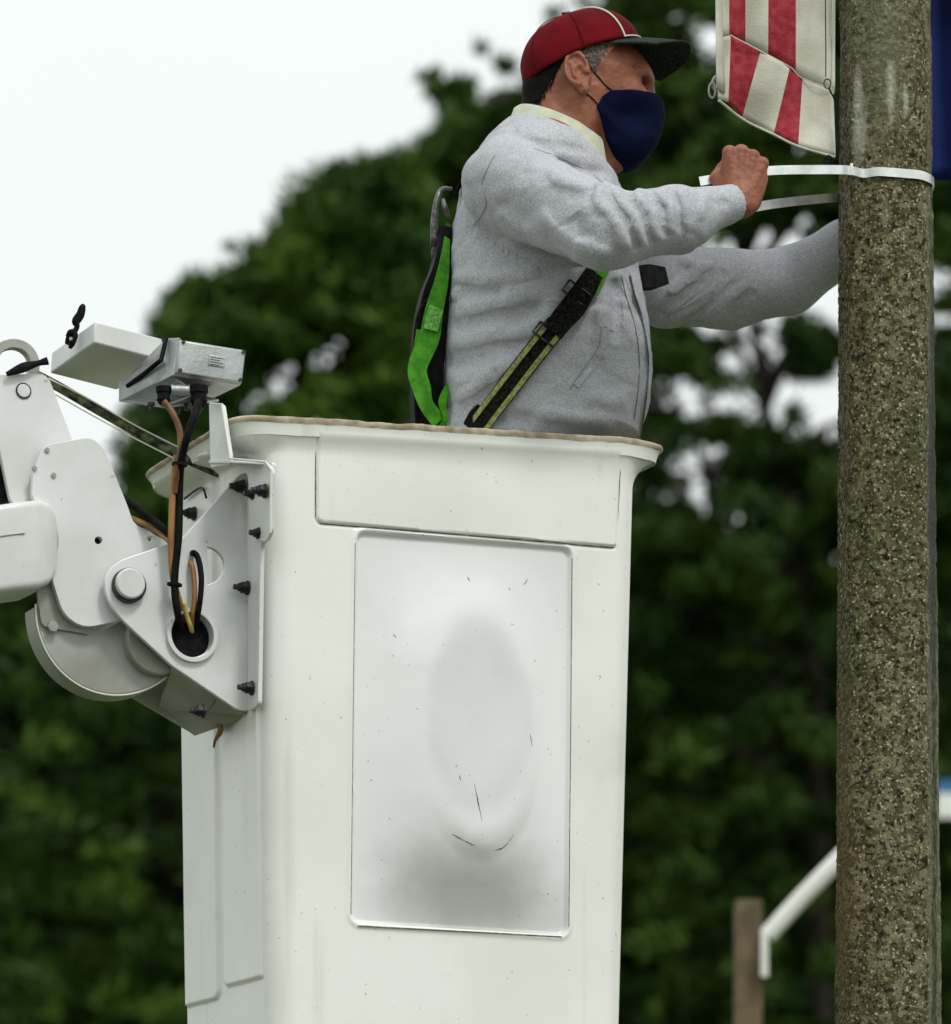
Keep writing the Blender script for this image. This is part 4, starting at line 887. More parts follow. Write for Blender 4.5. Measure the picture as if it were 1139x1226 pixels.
def nets(f, lo, hi, h):
    "naive surface nets on a regular grid -> verts, quads"
    lo = np.asarray(lo, float); n = np.ceil((np.asarray(hi) - lo) / h).astype(int) + 1
    xs = [lo[i] + h * np.arange(n[i]) for i in range(3)]
    m_ = (n + 3) // 4 + 1; cs = [lo[i] + 4 * h * np.arange(m_[i]) for i in range(3)]        # coarse pass
    G = np.stack(np.meshgrid(*cs, indexing='ij'), -1); K = f(G.reshape(-1, 3)).reshape(m_)
    nearc = np.abs(K) < 4 * h * 1.9
    near = nearc.repeat(4, 0).repeat(4, 1).repeat(4, 2)[2:, 2:, 2:][:n[0], :n[1], :n[2]]
    D = K.repeat(4, 0).repeat(4, 1).repeat(4, 2)[2:, 2:, 2:][:n[0], :n[1], :n[2]].astype(np.float32)
    I = np.argwhere(near)
    for i in range(0, len(I), 400000):
        j = I[i:i + 400000]; D[j[:, 0], j[:, 1], j[:, 2]] = f(lo + h * j)
    s = D < 0; acc = np.zeros((*(n - 1), 3), np.float32); cnt = np.zeros(n - 1, np.float32)
    cx, cy, cz = n - 1
    for ax_ in range(3):
        for o1 in (0, 1):
            for o2 in (0, 1):
                oo = [0, 0, 0]; others = [a for a in range(3) if a != ax_]; oo[others[0]] = o1; oo[others[1]] = o2
                s0 = tuple(slice(oo[a], oo[a] + n[a] - 1) for a in range(3)); o_2 = list(oo); o_2[ax_] += 1
                s1 = tuple(slice(o_2[a], o_2[a] + n[a] - 1) for a in range(3))
                d0, d1 = D[s0], D[s1]; cr_ = (d0 < 0) != (d1 < 0)
                t = np.where(cr_, d0 / np.where(cr_, d0 - d1, 1), 0)
                for a in range(3): acc[..., a] += cr_ * ((t if a == ax_ else oo[a]))
                cnt += cr_
    idx = np.full(n - 1, -1, np.int64); act = cnt > 0; idx[act] = np.arange(act.sum())
    ijk = np.argwhere(act); V = lo + h * (ijk + acc[act] / cnt[act][:, None])
    Q = []
    for ax_ in range(3):
        sl0 = [slice(None)] * 3; sl1 = [slice(None)] * 3; sl0[ax_] = slice(0, n[ax_] - 1); sl1[ax_] = slice(1, n[ax_])
        ch = s[tuple(sl0)] != s[tuple(sl1)]; e = np.argwhere(ch); a, b = [(1, 2), (2, 0), (0, 1)][ax_]
        ok = (e[:, a] > 0) & (e[:, b] > 0) & (e[:, a] < n[a] - 1) & (e[:, b] < n[b] - 1); e = e[ok]
        def at(da, db): g = e.copy(); g[:, a] += da; g[:, b] += db; return idx[g[:, 0], g[:, 1], g[:, 2]]
        q = np.stack([at(-1, -1), at(0, -1), at(0, 0), at(-1, 0)], 1); ins = s[e[:, 0], e[:, 1], e[:, 2]]
        q[~ins] = q[~ins][:, ::-1]; Q.append(q)
    return V, np.concatenate(Q)
def project(f, V, it=2, h=.0008):
    for _ in range(it):
        d = f(V); g = np.stack([f(V + e) - f(V - e) for e in np.eye(3) * h], 1) / (2 * h)
        V = V - (np.clip(d, -.004, .004) / np.maximum((g ** 2).sum(1), .25))[:, None] * g
    return V
def lap(V, Q, it=2, k=.5):
    for _ in range(it):
        A_ = np.zeros_like(V); c = np.zeros(len(V))
        for i in range(4):
            for j in (1, 3):
                np.add.at(A_, Q[:, i], V[Q[:, (i + j) % 4]]); np.add.at(c, Q[:, i], 1)
        V = V + k * (A_ / np.maximum(c, 1)[:, None] - V)
    return V

# ---------------------------------------------------------------- the worker
FL = ZB + .02                                       # floor of the bucket
man = empty('person', (P(640, 0, 8.43)[0], 8.43, FL))
tag(man, 'worker in grey hoodie, dark red cap and navy face mask standing in the bucket', 'person')
M['skin'] = mat('tanned skin', (.31, .115, .068), .5, spec=.35, nscale=30, ncol=(.235, .072, .038), bump=.5, bscale=320)
M['skin'].node_tree.nodes['Principled BSDF'].inputs['Subsurface Weight'].default_value = .08
M['skin'].node_tree.nodes['Principled BSDF'].inputs['Subsurface Radius'].default_value = (.01, .004, .002)
overlay(M['skin'], (.36, .15, .085), 14, .5, .75, fac=.6)
M['hood'] = mat('heather grey fleece', (.50, .508, .54), .95, spec=.05, nscale=300, ncol=(.36, .368, .40), bump=.8, bscale=420)
overlay(M['hood'], (.27, .28, .305), 210, .57, .70, (1, 1, 2.5), fac=.6)
overlay(M['hood'], (.40, .41, .44), 7, .5, .75, fac=.35)
HC = 8.40                                           # depth of the head's middle
H0 = P(690, 100, HC); pxm = FP / HC
def hp(x, y, lat=0.0): return np.array([(x - 690) / pxm, lat, -(y - 100) / pxm])   # head space: +x face, y<0 near side
YAW = rotm('z', 9)
def face_core(p):
    d = ell(p, hp(692, 82, 0), (.094, .076, .092))
    d = smin(d, ell(p, hp(728, 92, 0), (.080, .066, .062)), .03)           # forehead
    d = smin(d, ell(p, hp(732, 126, 0), (.066, .056, .056)), .03)            # mid face
    d = smin(d, chain(p, [hp(698, 122, -.058), hp(706, 148, -.052), hp(748, 182, -.014)], [.014, .015, .013], .01), .03)
    d = smin(d, chain(p, [hp(698, 122, .058), hp(706, 148, .052), hp(748, 182, .014)], [.014, .015, .013], .01), .03)
    d = smin(d, ell(p, hp(743, 166, 0), (.038, .036, .030)), .03)            # chin
    return d
def head_sdf(p):
    d = face_core(p)
    for s in (-1, 1):
        d = smin(d, ell(p, hp(752, 118, .043 * s), (.026, .017, .016)), .018)   # cheek bone
        d = smin(d, chain(p, [hp(746, 92, .050 * s), hp(767, 89, .036 * s), hp(777, 92, .012 * s)], [.007, .009, .008], .01), .012)   # brow
    d = smin(d, chain(p, [hp(776, 92), hp(779, 108), hp(785, 128)], [.008, .0085, .011], .008), .012)     # nose
    for s in (-1, 1):
        d = smin(d, sph(p, hp(778, 133, .012 * s), .008), .006)
        d = smax(d, -ell(p, hp(768, 104, .033 * s), (.015, .016, .010)), .012)     # socket
        eye_c = hp(758, 103, .0325 * s)
        lid = np.maximum(sph(p, eye_c, .0135), -(sph(p, eye_c, .0105)))
        q = p - eye_c
        lid = np.maximum(lid, -np.maximum(np.abs(q[:, 2] + .0005) - .0014, -(q[:, 0] - .002)))
        d = smin(d, lid, .003); d = np.minimum(d, sph(p, eye_c, .0118))
    d = smin(d, chain(p, [hp(768, 150, -.020), hp(775, 150, 0), hp(768, 150, .020)], [.006, .008, .006], .006), .010)
    d = smin(d, chain(p, [hp(766, 159, -.018), hp(772, 160, 0), hp(766, 159, .018)], [.006, .0085, .006], .006), .010)
    # neck with nape and throat
    d = smin(d, chain(p, [hp(676, 120), hp(672, 165), hp(668, 235)], [.057, .060, .070], .02), .025)
    d = smin(d, cone(p, hp(655, 118), hp(648, 200), .038, .050), .03)
    d = smin(d, cone(p, hp(742, 176), hp(700, 222), .018, .030), .035)
    # sterno muscle behind the jaw
    d = smin(d, cone(p, hp(684, 128, -.060), hp(712, 212, -.030), .010, .012), .022)
    # ears
    for s in (-1, 1):
        R = rotm('z', 18 * s) @ rotm('x', 8 * s) @ rotm('y', -12)
        c = hp(682, 103, .079 * s); q = (p - c) @ R / 1.14
        e = ell(q, (0, 0, .002), (.0185, .007, .029)); lob = ell(q, (.004, -.001 * s, -.026), (.0085, .006, .011)); e = smin(e, lob, .008)
        e = smin(e, ell(q, (.009, -.006 * s, -.003), (.010, .010, .018)), .008)
        # helix rim and concha
        an = np.arctan2(q[:, 2] - .003, q[:, 0]); rr = np.stack([q[:, 0] / .0165, (q[:, 2] - .003) / .0255], 1); rad = np.linalg.norm(rr, axis=1)
        ring = np.sqrt(((rad - 1) * .020) ** 2 + (q[:, 1] - .0065 * s) ** 2) - .0034
        ring = np.maximum(ring, -( (q[:, 2] + .014)) if False else np.where((q[:, 2] < -.010) & (q[:, 0] > .004), .01, ring))
        e = smin(e, ring, .003)
        anti = cone(q, (-.006, .006 * s, .014), (-.005, .006 * s, -.010), .0028, .0032); e = smin(e, anti, .003)
        e = smax(e, -ell(q, (.0035, .011 * s, -.002), (.0075, .0085, .010)), .003)
        e = smax(e, -ell(q, (.001, .010 * s, .014), (.008, .0055, .006)), .003)
        trag = sph(q, (.0125, .005 * s, -.004), .0048); e = smin(e, trag, .003)
        d = smin(d, e * 1.1, .004)
    d = d + .0005 * vnoise(p * 160)
    return d
Vh, Qh = nets(head_sdf, (-.125, -.112, -.20), (.175, .112, .11), .0024)
Vh = project(head_sdf, Vh, 2)
Vh = Vh @ YAW.T + H0

def hand_sdf(p, curl=1.0):
    "palm and fingers; x = thumb side, y = back of hand, z = towards the knuckles, wrist at the origin"
    k = [(.032, .086), (.0108, .092), (-.0108, .088), (-.031, .078)]; r = [.0105, .0108, .0102, .0092]
    d = cone(p, (-.006, 0, -.002), (0, 0, .01), .022, .022)
    for i, (x, z) in enumerate(k):
        d = smin(d, cone(p, (x * .5, -.002, .006), (x, .001, z), .016, r[i] + .0005), .014)
    d = smin(d, ell(p, (.0, -.006, .045), (.036, .014, .042)), .014)
    d = smin(d, cone(p, (-.026, -.009, .012), (-.032, -.008, .055), .014, .012), .012)     # heel
    for i, (x, z) in enumerate(k):                                                   # tendons
        d = smin(d, cone(p, (x * .35, .010, .012), (x * .95, .010, z - .010), .0022, .0030), .008)
    ln = [(.036, .024, .018), (.040, .027, .019), (.037, .025, .018), (.030, .020, .016)]
    for i, (x, z) in enumerate(k):
        a = np.array([x, .001, z]); xx = x * .94
        b = a + np.array([(xx - x), -ln[i][0] * .93, .013]); c = b + np.array([0, -.012, -ln[i][1] * .95]); e = c + np.array([0, .013, -ln[i][2] * .75])
        f_ = smin(smin(cone(p, a, b, r[i], r[i] * .90), cone(p, b, c, r[i] * .93, r[i] * .80), .003), cone(p, c, e, r[i] * .82, r[i] * .70), .003)
        f_ = np.minimum(f_, sph(p, a + (0, .0025, .0015), r[i] * .98)); d = smin(d, f_, .0045)
    t = smin(cone(p, (.022, -.006, .012), (.043, -.020, .045), .0155, .0135), cone(p, (.043, -.020, .045), (.036, -.046, .068), .0125, .0105), .004)
    t = smin(t, cone(p, (.036, -.046, .068), (.014, -.056, .078), .0108, .0085), .003)
    d = smin(d, t, .010)
    return d + .0005 * vnoise(p * 190) + .0006 * vnoise(p * np.array([90, 90, 45]))
Vd, Qd = nets(hand_sdf, (-.06, -.085, -.065), (.072, .03, .125), .0019)
Vd = project(hand_sdf, Vd, 2)
def place_hand(w_, zdir, ydir, mirror=False, sc=1.0):
    z = nrm(zdir); y = nrm(np.asarray(ydir) - np.dot(ydir, z) * z); x = np.cross(y, z)
    v = Vd.copy(); q = Qd
    if mirror: v[:, 0] *= -1; q = Qd[:, ::-1]
    # right hand: thumb at +x when the back faces +y and fingers +z  -> x = y cross z
    return np.asarray(w_) + sc * (v[:, :1] * x + v[:, 1:2] * y + v[:, 2:] * z), q
RW = P(885, 244, 8.195); LW = P(1036, 287, 8.56)
# back of the hand to the camera, thumb to the left of the picture
hR = place_hand(RW, (.16, .02, 1.0), (.10, -1, -.05), sc=.97)
hL = place_hand(LW, (.55, -.05, .85), (.45, .85, -.25), mirror=False, sc=.93)
# ---- clothed trunk
ZR = lambda y: P(0, y, 8.42)[2]; XR = lambda x: P(x, 0, 8.42)[0]
rows_ = [(118, 640, 676, .02), (132, 628, 694, .055), (150, 602, 700, .10), (170, 582, 712, .145), (190, 567, 722, .180), (225, 551, 742, .205), (270, 542, 757, .208), (330, 538, 766, .200), (380, 535, 776, .192), (430, 531, 783, .186), (480, 529, 779, .182), (523, 530, 768, .176), (545, 532, 710, .160), (600, 530, 672, .135), (760, 530, 665, .130)]
rz = np.array([ZR(a[0]) for a in rows_])[::-1]; rxa = np.array([XR(a[1]) for a in rows_])[::-1]; rxb = np.array([XR(a[2]) for a in rows_])[::-1]; rya = np.array([a[3] for a in rows_])[::-1]
def trunk(p, g=0):
    z = p[:, 2]; a = np.interp(z, rz, rxa) - g; b = np.interp(z, rz, rxb) + g; ry = np.interp(z, rz, rya) + g; cx = (a + b) / 2; rx = (b - a) / 2
    m_ = ((np.abs((p[:, 0] - cx) / rx)) ** 2.3 + (np.abs((p[:, 1] - 8.43) / ry)) ** 2.3) ** (1 / 2.3)
    d = (m_ - 1) * np.minimum(rx, ry)
    return np.maximum(d * .9, np.maximum(z - rz[-1], rz[0] - z))
SR, ER, MR, CR = P(612, 224, 8.25), P(726, 274, 8.045), P(812, 262, 8.12), P(880, 242, 8.195)
SL, EL, ML, CL = P(660, 245, 8.61), P(872, 346, 8.62), P(945, 336, 8.60), P(1012, 296, 8.575)
# bare body under the clothes, legs to the floor
def body_sdf(p):
    d = trunk(p, -.016)
    d = smin(d, chain(p, [P(668, 210, 8.43), P(672, 160, 8.42)], [.06, .055], .02), .03)
    d = smin(d, chain(p, [SR, ER, MR, P(879, 243, 8.194)], [.058, .045, .040, .0265], .02), .03)
    d = smin(d, chain(p, [SL, EL, ML, P(1030, 290, 8.563)], [.058, .048, .042, .0265], .02), .03)
    for s in (-1, 1):
        hipx = XR(598); an = np.array([hipx - .02, 8.43 + .10 * s, FL + .08])
        d = smin(d, chain(p, [np.array([hipx, 8.43 + .085 * s, ZR(640)]), np.array([hipx + .03, 8.43 + .10 * s, FL + .48]), an], [.095, .062, .042], .02), .03)
        d = smin(d, cone(p, an + (-.03, 0, -.045), an + (.16, 0, -.055), .036, .028), .03)
    return d
# the pelvis is raised by the low frame; legs reach the floor
Vb, Qb = nets(body_sdf, (XR(500), 7.97, FL - .02), (XR(1050), 8.75, ZR(150)), .011)
# one mesh: trunk, legs and arms, then head and hands at finer grain
allV = [Vb, Vh, hR[0], hL[0]]; allQ = [Qb, Qh, hR[1], hL[1]]; off_ = 0; QQ = []
for v, q in zip(allV, allQ): QQ.append(q + off_); off_ += len(v)
bodyo = obj('body', np.concatenate(allV), np.concatenate(QQ), M['skin'], man)

# ---- hoodie
def gl(pts, x, y):
    "distance in photo px from a polyline, with the parameter along it"
    best = np.full(len(x), 1e9); tt = np.zeros(len(x)); n = len(pts) - 1
    for i in range(n):
        ax0, ay0 = pts[i][:2]; bx0, by0 = pts[i + 1][:2]; dx, dy = bx0 - ax0, by0 - ay0
        t = np.clip(((x - ax0) * dx + (y - ay0) * dy) / (dx * dx + dy * dy), 0, 1); d = np.hypot(x - ax0 - t * dx, y - ay0 - t * dy)
        m_ = d < best; best[m_] = d[m_]; tt[m_] = (i + t[m_]) / n
    return best, tt
# (polyline in photo px, half width px, height m, near-depth limit)
FOLDS = [
 # elbow and upper sleeve of the near arm
 ([(712, 232), (742, 268), (752, 305)], 5, .006), ([(735, 226), (762, 262), (768, 300)], 4.5, .0055), ([(760, 224), (782, 252), (786, 292)], 4.5, .005), ([(786, 224), (802, 246), (806, 280)], 4, .0045), ([(815, 226), (822, 246), (828, 276)], 4, .004), ([(842, 226), (846, 240), (846, 262)], 3.5, .003),
 ([(724, 222), (752, 265), (760, 305)], 4, -.006), ([(748, 226), (772, 258), (778, 296)], 4, -.0055), ([(774, 224), (793, 250), (797, 286)], 4, -.0045), ([(801, 225), (812, 246), (818, 276)], 3.5, -.004),
 ([(640, 258), (690, 292), (735, 314)], 10, .006), ([(600, 232), (650, 275), (700, 300)], 9, -.0035), ([(655, 205), (700, 215), (735, 232)], 8, .004), ([(640, 185), (680, 196), (720, 216)], 5, -.004),
 ([(706, 242), (709, 230), (716, 222)], 3, -.005), ([(690, 250), (700, 262), (700, 285)], 8, -.003),
 # armpit crease
 ([(560, 272), (585, 290), (612, 306), (645, 318)], 5, -.005),
 # flank folds
 ([(545, 372), (600, 362), (650, 352), (690, 340)], 8, .0065), ([(540, 392), (600, 385), (660, 362)], 7, -.006), ([(536, 412), (600, 402), (640, 385), (680, 355)], 8, .006), ([(540, 350), (570, 358), (610, 352)], 7, -.0055), ([(534, 436), (585, 428), (625, 405)], 8, -.0055),
 ([(534, 455), (580, 450), (620, 425)], 8, .006), ([(540, 500), (580, 478), (610, 455)], 9, -.006), ([(545, 480), (575, 468), (600, 446)], 7, .005), ([(540, 330), (575, 335), (620, 332), (650, 326)], 6, .0045),
 ([(555, 505), (600, 500), (640, 505)], 6, -.004), ([(640, 495), (690, 505), (740, 512)], 7, .004), ([(700, 470), (730, 480), (755, 475)], 9, .003), ([(735, 330), (738, 370), (742, 410)], 6, -.004), ([(720, 360), (722, 400), (720, 430)], 7, .003),
 ([(545, 512), (600, 518), (680, 526), (765, 534)], 2.5, -.003)]
FOLDS_L = [([(800, 352), (838, 322), (866, 310)], 4.5, .007), ([(793, 372), (830, 345), (868, 318)], 4.5, -.009), ([(800, 384), (845, 360), (888, 318)], 5, .008), ([(820, 385), (865, 352), (902, 315)], 4, -.008), ([(850, 386), (890, 345), (920, 305)], 5, .007), ([(880, 385), (905, 350), (930, 310)], 4.5, -.006), ([(930, 310), (948, 330), (945, 372)], 3, -.005), ([(940, 325), (965, 318), (990, 300)], 4, -.005), ([(945, 348), (985, 325), (1004, 310)], 5, .005), ([(965, 285), (975, 300), (970, 325)], 4, .005), ([(985, 275), (992, 295), (990, 320)], 4, -.005), ([(815, 308), (830, 322), (828, 340)], 5, .006), ([(860, 316), (870, 332), (856, 350)], 3.5, -.008)]
def hood_base(p):
    d = trunk(p)
    armR = chain(p, [P(625, 205, 8.30), SR, ER, MR, CR], [.075, .083, .0635, .0535, .0285], .02)
    armL = chain(p, [SL, P(795, 340, 8.60), EL, ML, CL, P(1038, 284, 8.56)], [.078, .073, .067, .056, .046, .038], .02)
    shoulderR = ell(p, P(640, 196, 8.31), (.085, .10, .058)); shoulderL = ell(p, P(650, 200, 8.56), (.085, .10, .058))
    d = smin(smin(d, shoulderR, .04), shoulderL, .04)
    d = smin(d, armR, .005)
    # armpit groove keeps the sleeve a separate volume
    d = smin(d, armL, .016)
    # cuffs
    t = nrm(CR - MR); q = (p - CR) @ t
    cuff = np.maximum(np.abs(q + .014) - .014, np.linalg.norm(p - CR - q[:, None] * t, axis=1) - .0315); d = smin(d, cuff, .005)
    # cuff openings
    d = smax(d, -np.maximum(np.linalg.norm(p - CR - q[:, None] * t, axis=1) - .0262, np.maximum(-(q + .02), q - .05)), .003)
    cut = np.maximum(q, -1.) + 1e-9; ball = np.linalg.norm(p - CR, axis=1) - .075; d = np.where(ball < 0, smax(d, cut, .004), d)
    # neck hole: cut by a plane that drops towards the front
    nc = hood_neck; n_ = hood_nn; qq = (p - nc) @ n_
    d = smax(d, np.minimum(qq - .004, .15 - np.linalg.norm(p[:, :2] - nc[:2], axis=1)), .010)
    return d
hood_neck = P(668, 177, 8.42); hood_nn = nrm(np.array([.52, 0, .85]))
def hood(p):
    d = hood_base(p)
    near = np.abs(d) < .03
    q = p[near]; x = CX + FP * q[:, 0] / q[:, 1]; y = HY - FP * (q[:, 2] - CZ) / q[:, 1]; x0_, y0_ = x, y; x = x + 5 * fbm(q * 13, 2); y = y + 5 * fbm(q * 13 + 31, 2); h = np.zeros(len(q)); side = q[:, 1] < 8.43; far = (q[:, 1] > 8.46) & (x > 785)
    for pl, w_, a in FOLDS:
        w_ = w_ * 1.25; dd, t = gl(pl, x, y); h += side * (2.8 if w_ >= 7 else 1.7) * a * np.exp(-(dd / w_) ** 2) * np.minimum(1, np.minimum(t, 1 - t) * 8 + .05)
    for pl, w_, a in FOLDS_L:
        dd, t = gl(pl, x, y); h += (x > 782) * (q[:, 1] > 8.4) * 2.8 * a * np.exp(-(dd / w_) ** 2) * np.minimum(1, np.minimum(t, 1 - t) * 8 + .1)
    n1 = fbm(q * np.array([14, 14, 20]) + 3, 3) * .0030
    rn = fbm(q * np.array([7, 7, 15]) + 11, 2) + .25 * (x0_ - y0_) * 0; n1 = n1 - .0042 * np.exp(-(rn / .13) ** 2) * np.clip(fbm(q * 5 + 40, 1) + .55, 0, 1)
    h += n1 + .0010 * vnoise(q * 70)
    tt_ = nrm(CR - MR); qq = (q - CR) @ tt_; h = np.where(np.linalg.norm(q - CR, axis=1) < .08, h * np.clip((-qq - .002) / .015, 0, 1), h)
    nn_ = (q - hood_neck) @ hood_nn; h = h * np.clip(-nn_ / .012 + .3, 0, 1)
    d = d.copy(); d[near] -= h; return d
Vo, Qo = nets(hood_base, (XR(515), 7.93, ZR(575)), (P(1048, 0, 8.6)[0], 8.76, ZR(118)), .0038)
Vo = lap(project(hood, Vo, 3), Qo, 2, .5)
# leave the underside open where the trousers begin
hoodie = obj('hoodie', Vo, Qo, M['hood'], man)
def surf(px, py, f=hood, off=.002, y0=7.9, y1=8.75):
    "first hit of the ray through photo px on the cloth, lifted towards the camera"
    Ys = np.arange(y0, y1, .002); p = np.stack([P(px, py, Y_) for Y_ in Ys]); d = f(p); k = np.argmax(d < 0) if (d < 0).any() else np.argmin(d)
    Y_ = Ys[k] if not (d < 0).any() else Ys[k] - .002 * (-d[k]) / max(1e-6, d[k - 1] - d[k] if k else 1)
    return P(px, py, Y_ - off)
# zip placket down the front and drawn edges
zz_ = [(752, 330), (758, 355), (766, 380), (772, 410), (774, 440), (772, 470), (768, 500), (765, 524)]
zp = [surf(x, y, off=.003) for x, y in zz_]
obj('zip_placket', *ribbon(zp, (1, .4, 0), .010, .003), M['hood'], hoodie)
M['zip'] = mat('brass grey zip', (.25, .25, .26), .4, .8, nscale=400, ncol=(.05, .05, .05))
obj('zip', *tube([q + np.array([.004, -.003, 0]) for q in zp], .0016, n=6), M['zip'], hoodie)
obj('placket_stitching', *tube([surf(x - 8, y, off=.001) for x, y in zz_], .0008, n=5), M['zip'], hoodie)
M['seam'] = mat('shaded seam thread', (.30, .305, .33), .95, spec=.1)
for pl in ([(592, 186), (582, 205), (577, 222), (582, 243), (576, 258), (566, 270)], [(721, 391), (717, 414), (707, 431), (697, 444), (682, 466)], [(724, 391), (733, 396), (744, 399)], [(640, 178), (675, 190), (706, 206), (722, 218)]):
    pl = [tuple(q) for q in np.array(catmull([(a, b, 0) for a, b in pl], 6))[:, :2]]
    obj('seam', *tube([surf(x, y, off=.0007) for x, y in pl], .0011, n=6, curve=5), M['seam'], hoodie)
obj('pocket_welt', *ribbon([surf(x, y, off=.0012) for x, y in ((727, 392), (723, 416), (713, 434), (703, 446), (690, 462))], (1, .2, .3), .010, .002), M['hood'], hoodie)
# trousers
M['denim'] = mat('dark blue trousers', (.03, .04, .07), .9, bump=.4, bscale=200)
def trous(p):
    d = trunk(p, -.004); d = np.maximum(d, p[:, 2] - ZR(560))
    for s in (-1, 1):
        hipx = XR(598); d = smin(d, chain(p, [np.array([hipx, 8.43 + .085 * s, ZR(640)]), np.array([hipx + .03, 8.43 + .10 * s, FL + .48]), np.array([hipx - .02, 8.43 + .10 * s, FL + .09])], [.088, .070, .058], .02), .02)
    return d
Vt_, Qt_ = nets(trous, (XR(520), 8.18, FL + .02), (XR(790), 8.70, ZR(550)), .010)
obj('trousers', Vt_, Qt_, M['denim'], man)
for s in (-1, 1):
    an = np.array([XR(598) - .02, 8.43 + .10 * s, FL + .08])
    fb = lambda p, an=an: np.maximum(smin(cone(p, an + (-.03, 0, -.040), an + (.17, 0, -.045), .046, .038), cone(p, an + (0, 0, -.02), an + (-.005, 0, .08), .05, .052), .03), FL + .001 - p[:, 2])
    Vs_, Qs_ = nets(fb, an + (-.10, -.08, -.09), an + (.24, .08, .10), .007); obj('boot', Vs_, Qs_, M['blk'], man)

# ---- shirt collar
M['shirt'] = mat('pale green shirt cotton', (.55, .56, .44), .8, nscale=40, ncol=(.46, .48, .36), bump=.4, bscale=300)
M['plaid'] = mat('dark patterned lining', (.06, .07, .05), .85, nscale=140, ncol=(.35, .36, .28), nfac=(.48, .56))
def cring(k, n, up, out):
    "collar ring point: k round the neck, up = height share, out = extra radius"
    a = 2 * math.pi * k / n; ca, sa = math.cos(a), math.sin(a)          # a=0 front
    c = hp(672, 169); r1, r2 = .068 + out, .068 + out
    x = c[0] + r1 * ca * 1.08; y = r2 * sa; z = c[2] - (.042 * ca) + up
    return H0 + (np.array([x, y, z]))
mb = MB(); n = 72; rr = []
for up, out in ((-.020, .004), (.010, .000), (.024, .001), (.027, .004), (.021, .010), (-.002, .015), (-.020, .019), (-.022, .016), (-.010, .010)):
    rr.append([cring(k + 6, n, up * (1 + .35 * math.cos(2 * math.pi * (k + 6) / n)), out) for k in range(n - 11)])
V_ = [p for r in rr for p in r]; m_ = n - 11; F_ = []
for i in range(len(rr)):
    for k in range(m_ - 1): j = (i + 1) % len(rr); F_.append((i * m_ + k, i * m_ + k + 1, j * m_ + k + 1, j * m_ + k))
obj('shirt_collar', V_, F_, M['shirt'], man)
lp = [H0 + hp(x, y, l) for x, y, l in ((706, 178, -.045), (712, 192, -.050), (716, 206, -.050), (724, 216, -.045))]
obj('lining_flap', *ribbon(lp, (1, .5, .2), [.010, .018, .022, .014], .004), M['plaid'], man)
obj('drawstring', *tube([H0 + hp(x, y, l) for x, y, l in ((716, 210, -.052), (727, 214, -.05), (738, 222, -.045))], .0018, n=6), M['wht'], man)

# ---- hair
M['hair'] = mat('dark greying hair', (.005, .004, .003), .7, spec=.08, nscale=220, ncol=(.03, .027, .024), nfac=(.58, .75))
M['greyhair'] = mat('grey hair', (.17, .155, .13), .6, spec=.2, nscale=260, ncol=(.05, .04, .03))
hv = []; hf = []; gv = []; gf = []
r = np.random.default_rng(3)
def head_core2(p):
    d = face_core(p); d = smin(d, chain(p, [hp(676, 120), hp(672, 165), hp(668, 235)], [.057, .060, .070], .02), .025); return smin(d, cone(p, hp(655, 118), hp(648, 200), .038, .050), .03)
def pull(p, f, it=6):
    for _ in range(it):
        d = f(p); g = np.stack([f(p + e) - d for e in np.eye(3) * .001], 1) / .001; p = p - d[:, None] * g / np.maximum((g ** 2).sum(1), .25)[:, None]
    return p, g
def hairs(n, poly, ln, Vl, Fl, down):
    k = n * 4; x = r.uniform(612, 780, k); y = r.uniform(44, 142, k); s_ = np.where(r.random(k) < .62, -1, 1); lat = r.uniform(0, .1, k) * s_
    ok = np.array([inpoly(a, b, poly) for a, b in zip(x, y)]); x, y, lat = x[ok], y[ok], lat[ok]
    p, g = pull(np.stack([(x - 690) / pxm, lat, -(y - 100) / pxm], 1), head_core2)
    ok = [i for i in range(len(p)) if inpoly(690 + p[i, 0] * pxm, 100 - p[i, 2] * pxm, poly)][:n]
    for i_ in ok:
        q0 = p[i_]; nn = nrm(g[i_]); dr = nrm(np.array(down) + r.normal(size=3) * .25); dr = nrm(dr - np.dot(dr, nn) * nn * .75); sd = nrm(np.cross(dr, nn)); L = ln * r.uniform(.5, 1.2); w_ = .0007
        a = q0 + nn * .0002; b = q0 + dr * L * .6 + nn * .0016; c = q0 + dr * L + nn * .0012
        i = len(Vl); Vl.extend([(YAW @ q) + H0 for q in (a - sd * w_, a + sd * w_, b + sd * w_, b - sd * w_, c)]); Fl.extend([(i, i + 1, i + 2, i + 3), (i + 3, i + 2, i + 4)])
back = [(612, 60), (684, 56), (668, 82), (660, 100), (653, 118), (642, 134), (634, 146), (612, 150)]
hairs(2600, back, .012, hv, hf, (-.35, 0, -1))
temple = [(684, 60), (722, 50), (720, 68), (712, 84), (706, 98), (700, 100), (695, 84), (688, 76)]
hairs(4200, temple, .009, gv, gf, (.1, 0, -1))
o = obj('hair', hv, hf, M['hair'], man, smooth=False); o['kind'] = 'stuff'
o = obj('temple_hair', gv, gf, M['greyhair'], man, smooth=False); o['kind'] = 'stuff'; o['label'] = 'short grey hair at the temple'
